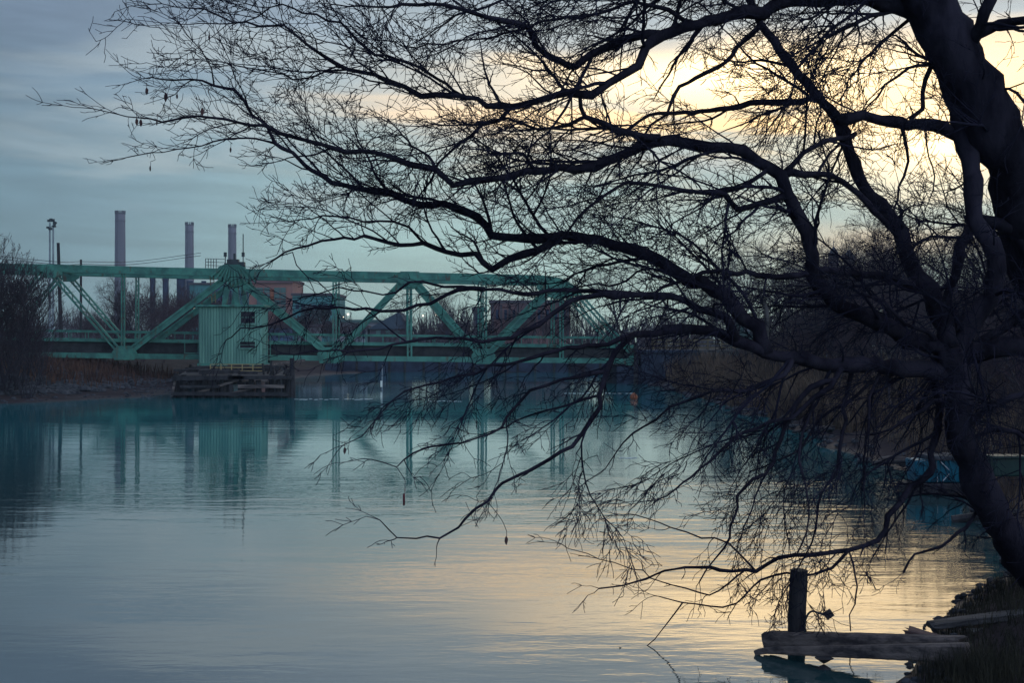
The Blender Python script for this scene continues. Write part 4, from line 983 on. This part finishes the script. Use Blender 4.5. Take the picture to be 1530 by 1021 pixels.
# heavy lower limb to the left and its continuation toward the big arch
limb([(1420, 555), (1380, 556), (1320, 548), (1243, 542), (1185, 538), (1146, 523), (1108, 508), (1079, 500), (1037, 487), (990, 492)], 38, 18, None, -1.0, sides=12, dens=.55)
limb([(1010, 489), (985, 492), (947, 500), (925, 522), (902, 566), (893, 604), (872, 650), (853, 668), (819, 684), (793, 703), (756, 728), (731, 750), (693, 775), (681, 791), (656, 806), (621, 803), (596, 800), (568, 778)], 15, 2.2, None, -1.6, sides=12, bias='down', dens=.45)
limb([(1146, 523), (1138, 496), (1114, 467), (1085, 446), (1049, 426), (1020, 411), (1004, 401), (961, 381), (919, 364), (885, 357), (842, 354), (791, 357), (750, 356), (734, 352), (722, 338), (712, 325), (690, 315), (665, 309), (625, 304), (590, 294), (560, 288), (534, 279), (493, 264), (457, 250), (434, 232), (410, 214), (399, 188), (384, 164), (352, 138), (322, 126), (287, 118), (255, 113), (209, 118)], 32, 2, None, 1.8, sides=10, bias='up', dens=1.0)
limb([(842, 358), (805, 378), (763, 391), (734, 400), (715, 386), (690, 381), (655, 375), (630, 365), (600, 360), (545, 355), (500, 362), (460, 370), (430, 378), (404, 392)], 18, 3, None, -.8, dens=.9)
limb([(632, 360), (610, 344), (585, 333), (545, 326), (505, 324), (465, 324), (432, 331)], 6, 2, None, -.6)
limb([(1421, 520), (1395, 512), (1360, 500), (1300, 472), (1250, 442), (1214, 410), (1209, 380), (1196, 330), (1175, 294), (1163, 259), (1140, 241), (1110, 226), (1063, 222), (1019, 212), (978, 209), (934, 232), (893, 244), (834, 247), (793, 259), (755, 267), (705, 273), (678, 265), (658, 253), (616, 247), (584, 232), (560, 232), (522, 223), (478, 212), (446, 210), (416, 200), (396, 191), (357, 185), (330, 180), (302, 175), (240, 175), (169, 170), (138, 162)], 40, 1.8, None, -1.6, sides=12, bias='mid', dens=1.1)
limb([(416, 210), (360, 206), (316, 209), (266, 216), (228, 229), (190, 235)], 5, 1.8, None, .3, bias='up')
limb([(1170, 300), (1150, 309), (1100, 311), (1080, 296), (1066, 290), (1028, 285), (969, 276), (940, 273), (905, 290), (880, 310), (852, 345), (835, 362)], 16, 4, None, -.8, bias='down')
limb([(1140, 262), (1105, 276), (1070, 288), (1040, 287)], 10, 10, None, -.2)
limb([(1175, 256), (1216, 223), (1251, 206), (1278, 200)], 10, 10, None, .5)
limb([(1178, 262), (1234, 259), (1272, 279), (1300, 302), (1330, 340)], 14, 12, None, .4)
limb([(1228, 159), (1216, 153), (1175, 150), (1131, 154), (1087, 162), (1049, 171), (999, 169), (955, 185), (930, 200), (900, 188), (860, 186), (820, 178)], 16, 3, None, -1.2, bias='mid')
# top limbs
limb([(1390, 20), (1340, 8), (1290, -4), (1230, -8), (1180, 2), (1143, 20), (1116, 14), (1072, 26), (1037, 38), (984, 53), (960, 48), (922, 65), (890, 82), (862, 98), (852, 104), (805, 73), (784, 41), (746, 26), (705, 18), (628, 12), (560, 12), (500, 6)], 40, 2.5, None, -2.2, sides=12, bias='mid', dens=1.2)
limb([(1128, 47), (1105, 71), (1072, 94), (1040, 115), (1016, 132), (1002, 156), (993, 171), (975, 190), (960, 212), (940, 232), (915, 262), (890, 300)], 12, 3, None, -.8, bias='down')
limb([(984, 53), (965, 80), (960, 97), (934, 109), (913, 129), (884, 140), (849, 144), (805, 156), (766, 165), (728, 153), (681, 147), (637, 144), (599, 129), (572, 115), (560, 110), (522, 100), (490, 85), (463, 62), (422, 44), (390, 37), (352, 32), (328, 20), (299, 12), (269, 9), (225, 6)], 22, 1.8, None, -1.2, sides=10, bias='up', dens=1.2)
limb([(766, 166), (740, 179), (716, 191), (687, 212), (658, 244), (640, 268), (620, 300)], 9, 2.5, None, .4, bias='down')
limb([(866, 141), (875, 173), (905, 184), (945, 196), (985, 206)], 7, 16, None, 0, bias='mid')
limb([(875, 173), (845, 185), (800, 188), (760, 184), (720, 191), (690, 190), (650, 183), (610, 188)], 8, 2, None, -.4, bias='mid')
limb([(560, 82), (531, 62), (513, 41), (490, 26), (457, 16), (428, 18), (387, 24), (355, 34)], 6, 2, 14.5, -.5, bias='up')
limb([(700, 140), (660, 125), (620, 100), (590, 88), (560, 82)], 6, 6, None, -.5, bias='up')
limb([(522, 101), (490, 108), (472, 115), (443, 120), (425, 108), (390, 100), (345, 96)], 4, 2, None, .4, bias='up')
limb([(322, 126), (316, 100), (300, 76), (280, 52), (262, 30)], 3, 1.5, None, .2, bias='up')
limb([(1380, -20), (1320, -55), (1200, -70), (1080, -50), (950, -35), (860, -25), (760, -18), (650, -22), (540, -30), (430, -45), (350, -70)], 30, 3, None, -2.8, bias='hang', dens=1.2)
limb([(1040, 37), (1000, 18), (950, 8), (890, 18), (830, 30), (780, 45), (730, 60), (680, 62), (620, 70), (570, 60)], 10, 2, None, -.6, bias='mid', dens=1.1)
limb([(1000, 45), (1015, 10), (1030, -30), (1040, -60)], 10, 6, None, .5)
limb([(1441, 211), (1412, 194), (1377, 188), (1327, 182), (1289, 176), (1250, 178)], 28, 20, None, -.6, sides=10, dens=.6)
limb([(1350, 186), (1353, 241), (1345, 282), (1338, 330)], 7, 4, None, .2, dens=.7)
limb([(1380, 190), (1392, 264), (1388, 300)], 4, 2.5, None, .2, dens=.7)
limb([(1398, 92), (1362, 106), (1327, 126), (1300, 155), (1280, 172), (1262, 190)], 9, 3, None, -.5, bias='down')
limb([(1390, 96), (1380, 132), (1380, 159), (1359, 178)], 10, 8, None, .1, dens=.6)
limb([(1350, 5), (1303, 22), (1262, 40), (1230, 62), (1200, 75), (1172, 88)], 12, 3, None, -1.0, bias='down', dens=1.2)
limb([(1360, 30), (1330, 52), (1300, 78), (1275, 115), (1255, 150)], 8, 3, None, -.6, bias='down')
limb([(1462, 50), (1494, 29), (1530, 26), (1580, 10), (1640, -20)], 22, 14, None, -.8, dens=1.0)
limb([(1495, 115), (1506, 129), (1530, 156), (1570, 200)], 8, 5, None, -.5)
limb([(1440, 80), (1470, 20), (1500, -40), (1530, -90)], 30, 16, None, -.6, dens=.8)
# limbs across the bridge
limb([(1100, 493), (1079, 473), (1027, 455), (1004, 446), (961, 439), (919, 441), (882, 441), (848, 458), (805, 483), (763, 498), (720, 509), (692, 505), (631, 514), (593, 519), (540, 523), (480, 524), (420, 528)], 18, 2, None, -1.2, bias='down', dens=.32)
limb([(961, 439), (910, 440), (860, 438), (817, 438), (777, 439), (750, 430), (727, 433), (692, 431), (664, 427), (631, 421), (612, 425), (593, 434), (546, 436), (511, 430), (480, 436), (455, 444)], 12, 2, None, -.6, bias='mid', dens=.32)
limb([(1004, 420), (960, 405), (925, 420), (880, 428), (850, 432)], 6, 3, None, -.4, bias='down', dens=.32)
limb([(725, 433), (690, 434), (664, 441), (633, 451), (598, 465), (527, 461), (475, 461), (446, 467), (402, 485), (363, 496), (338, 508)], 10, 2, None, -.5, bias='down', dens=.32)
limb([(400, 388), (430, 380), (445, 398), (460, 412), (482, 422), (500, 440), (505, 470)], 3, 1.5, None, 0, dens=.32)
limb([(1210, 410), (1160, 412), (1100, 408), (1055, 412), (1010, 425), (975, 440)], 14, 6, None, -.5, dens=.32)
limb([(1212, 408), (1260, 410), (1310, 408), (1350, 416), (1374, 430)], 14, 16, None, .6, dens=.32)
# dead broken spur
limb([(1146, 520), (1142, 480), (1138, 452), (1134, 432)], 16, 7, None, .1, dens=.0, m_=PLANK)
# lower hanging network
limb([(902, 560), (841, 565), (793, 587), (765, 612), (746, 637), (718, 656), (668, 665), (615, 681), (590, 694), (555, 687)], 8, 2, None, -.6, bias='down', dens=.45)
limb([(893, 590), (853, 603), (794, 625), (756, 643), (720, 650)], 6, 2, None, .4, bias='down', dens=.45)
limb([(947, 500), (900, 515), (850, 520), (800, 535), (737, 549), (700, 560), (668, 568), (605, 587), (568, 615), (536, 650), (512, 666)], 12, 1.8, None, -1.0, bias='down', dens=.45)
limb([(1185, 540), (1170, 560), (1120, 580), (1060, 590), (1000, 610), (960, 640), (930, 670), (905, 700)], 12, 2, None, -.5, bias='down', dens=.45)
limb([(1262, 545), (1243, 575), (1220, 591), (1180, 625), (1157, 638), (1118, 642), (1090, 658), (1063, 689), (1032, 717), (1000, 738), (960, 750)], 14, 2, None, -1.0, bias='down', dens=.45)
limb([(1240, 560), (1212, 584), (1173, 638), (1157, 693), (1141, 709), (1110, 729), (1102, 764), (1090, 803), (1075, 830), (1059, 846), (1045, 870)], 13, 3, None, -.6, bias='down', dens=.45)
limb([(1280, 548), (1263, 611), (1263, 662), (1232, 717), (1224, 756), (1204, 811), (1196, 850), (1180, 880)], 10, 3, None, -.4, bias='down', dens=.45)
limb([(1218, 600), (1196, 666), (1204, 729), (1208, 780), (1190, 830)], 7, 3, None, -.3, bias='down', dens=.45)
limb([(1320, 550), (1305, 600), (1296, 660), (1290, 720), (1292, 760)], 9, 2.5, None, -.4, bias='down', dens=.45)
limb([(1397, 545), (1343, 556), (1299, 578), (1262, 600), (1230, 632), (1195, 665), (1160, 690), (1120, 705)], 12, 3, None, -.9, bias='down', dens=.45)
limb([(1271, 830), (1228, 850), (1173, 858), (1134, 874), (1095, 893), (1040, 905), (985, 892)], 7, 2, None, -.3, bias='down', dens=.45)
limb([(1271, 832), (1275, 870), (1277, 905), (1271, 944)], 4, 2.5, None, .1, bias='down', dens=.45)
limb([(1480, 758), (1464, 765), (1439, 788), (1406, 814), (1372, 832), (1350, 856)], 10, 4, None, -.5, dens=.45)
limb([(1030, 900), (1000, 925), (975, 955), (945, 970), (925, 968)], 3, 1.5, None, -.2, dens=.45)
limb([(1110, 850), (1060, 880), (1000, 870), (940, 850), (880, 830), (848, 820)], 4, 1.6, None, -.4, bias='down', dens=.45)
limb([(1134, 850), (1090, 815), (1050, 800), (1000, 790), (950, 770)], 5, 2, None, .6, bias='down', dens=.45)
limb([(1420, 600), (1370, 610), (1330, 640), (1300, 650)], 12, 5, None, -.7, dens=.45)
limb([(1436, 640), (1480, 610), (1530, 585), (1580, 575)], 16, 12, None, -.5, dens=.45)
limb([(1445, 660), (1500, 640), (1540, 665), (1590, 680)], 12, 8, None, -.8, dens=.45)
limb([(1424, 540), (1390, 500), (1350, 480), (1320, 450), (1290, 438)], 12, 5, None, -.8, dens=.45)

# twigs: two or three further generations on every limb
TW = MB(); rt = random.Random(77); NTW = [0]; TIPS = []
def bias_vec(kind, v, u):
    if kind == 'down': return Vector((-.45, 0, -.75))
    if kind == 'up': return Vector((-.70, 0, .55))
    if kind == 'hang': return Vector((-.55, 0, -.80))
    if kind == 'mid': return Vector((-.75, 0, -.35 if u > 640 else .35))
    return Vector((-.3, 0, .35 if v < 420 else -.4))
def strand(p, d, L, r, lev, bv):
    """lev 0 = bough, 1 = branchlet, 2 = twig, 3 = spur"""
    n = (12, 7, 5, 3)[lev]; pts = [p]; rad = [r]; q = p; k_ = []; wv = (.13, .15, .17, .17)[lev]; bw = (.05, .085, .10, .10)[lev]
    for k in range(n):
        d = (d + Vector((rt.gauss(0, wv), rt.gauss(0, wv), rt.gauss(0, wv))) + bv * bw).normalized()
        if q.z + d.z * (L / n) < .26: break
        q = q + d * (L / n); pts.append(q); rad.append(max(r * (1 - .78 * (k + 1) / n), .0030)); k_.append((q, d, rad[-1]))
    if len(pts) < 3: return
    n = len(pts) - 1
    TW.tube(pts, rad, (6, 4, 3, 3)[lev], cap=False); NTW[0] += 1
    if lev == 3: return
    if lev == 2 and rt.random() < .01: TIPS.append((q, d))
    m_ = int(L / (.13, .088, .085)[lev] * rt.uniform(.7, 1.2))
    for j in range(m_):
        i = rt.randrange(1, n) if n > 1 else 0; qq, dd, rr = k_[i]
        ax = dd.cross(Vector((rt.uniform(-1, 1), rt.uniform(-1.6, 1.6), rt.uniform(-1, 1))))
        if ax.length < .05: continue
        nd = Matrix.Rotation(rt.uniform(.45, 1.1), 3, ax.normalized()) @ dd
        l2 = L * rt.uniform(.22, .55) * (1.15 - .5 * i / n) if lev < 2 else rt.uniform(.05, .20)
        strand(qq, nd, l2, max(rr * .66, .0040), lev + 1, bv)
for pts, rad, dens, bias in LIMBS:
    if dens <= 0: continue
    N = len(pts); acc = rt.uniform(0, .1); accb = rt.uniform(0, .5)
    for k in range(2, N - 1):
        st_ = (pts[k] - pts[k-1]).length; acc += st_; accb += st_; r = rad[k]; p = pts[k]; u0_ = 765 + p.x / p.y * F
        gap = (.115 + .6 * r) / dens * (1.35 if bias == 'down' else 1.0); tang = u0_ > 960 and 430 < HZ + (CZ - p.z) / p.y * F < 610
        gapb = (.50 + 1.6 * r) / (max(dens, .9) if tang else dens) * (.62 if u0_ > 930 else 1.0)
        if acc < gap and accb < gapb: continue
        u = 765 + p.x / p.y * F; v = HZ + (CZ - p.z) / p.y * F; bv = bias_vec(bias, v, u); tipf = k / N
        if (985 < u < 1150 and 62 < v < 185 or 1270 < u < 1450 and 165 < v < 330) and rt.random() < .62: acc = accb = 0; continue   # twigs thinned here so the bright sky shows through
        t = (pts[k+1] - pts[k-1]).normalized(); ax = t.cross(Vector((rt.uniform(-1, 1), rt.uniform(-1.5, 1.5), rt.uniform(-1, 1))))
        if ax.length < .05: continue
        d = ((Matrix.Rotation(rt.uniform(.5, 1.15), 3, ax.normalized()) @ t) + bv * .35).normalized()
        if accb > gapb and r > .011 and (not (v > 560 and tipf > .45) or (u > 1000 and v < 600)):
            accb = rt.uniform(-.3, .3) * gapb
            strand(p + d * r * .5, d, rt.uniform(1.0, 2.3) * (1 - .35 * tipf), min(max(r * .5, .008), .022), 0, bv)
        elif acc > gap:
            acc = rt.uniform(-.3, .3) * gap
            strand(p + d * r * .5, d, rt.uniform(.25, 1.0) * (.75 + min(r * 9, .5)) * (1.0 - .4 * tipf) * (.62 if v > 590 else 1.0), min(max(r * .5, .006), .012), 1, bv)
    # the limb's own tip carries on as fine twigs
    for q in range(2):
        t = (pts[-1] - pts[-3]).normalized(); strand(pts[-1], (t + Vector((rt.gauss(0, .3), rt.gauss(0, .3), rt.gauss(0, .3)))).normalized(), rt.uniform(.25, .55), .005, 2, bias_vec(bias, 300, 500))
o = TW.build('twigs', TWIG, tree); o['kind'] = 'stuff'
print('twig strands', NTW[0], 'faces', len(TW.f))
# a few dead leaves and seed tufts still hanging
def dead_leaf(p, s, m_):
    mb = MB(); a = rt.uniform(0, 3.14); c_, s_ = math.cos(a) * s, math.sin(a) * s
    o8 = [p + Vector((0, 0, 0)), p + Vector((c_ * .32, s_ * .32, -s * .45)), p + Vector((c_ * .25, s_ * .25, -s * 1.0)), p + Vector((0, 0, -s * 1.5)), p + Vector((-c_ * .28, -s_ * .28, -s * .95)), p + Vector((-c_ * .22, -s_ * .22, -s * .4))]
    mb.plate(o8, Vector((-s_, c_, 0)) * .25); mb.tube([p + Vector((0, 0, .05)), p], [.003, .003], 4); mb.build('dead_leaf', m_, tree, fix=True)
def nearest(u, v):
    b_ = (1e9, None)
    for pts, _, _, _ in LIMBS:
        for p in pts:
            uu = 765 + p.x / p.y * F; vv = HZ + (CZ - p.z) / p.y * F; q = (uu - u) ** 2 + (vv - v) ** 2
            if q < b_[0]: b_ = (q, p)
    return b_[1]
for (u, v, s, m_) in ((605, 738, .075, LEAFR), (757, 802, .055, LEAF), (204, 176, .05, LEAF), (211, 178, .05, LEAF), (235, 178, .04, LEAF), (248, 138, .07, LEAF), (219, 130, .06, LEAF), (265, 140, .04, LEAF),
                     (345, 220, .04, LEAF), (313, 52, .04, LEAF), (225, 248, .04, LEAF), (1301, 862, .045, LEAF), (1470, 895, .05, LEAF), (302, 160, .06, LEAF), (515, 668, .05, LEAF)):
    q = nearest(u, v); p = P(u, v, q.y); top = q if (q - p).length < .55 else p + Vector((.03, .02, .16)); mb = MB(); a0 = p + Vector((0, 0, .05))
    mb.tube(spline([top, top.lerp(a0, .5) + Vector((.04, .02, -.03)), a0], .04), [.0035] * len(spline([top, top.lerp(a0, .5) + Vector((.04, .02, -.03)), a0], .04)), 3, cap=False)
    dead_leaf(p, s, m_)
    mb.build('leaf_stalk', TWIG, tree)
rt.shuffle(TIPS)
for (q, d) in TIPS[:16]: dead_leaf(q + Vector((0, 0, -.02)), rt.uniform(.015, .03), LEAF)
print('done')
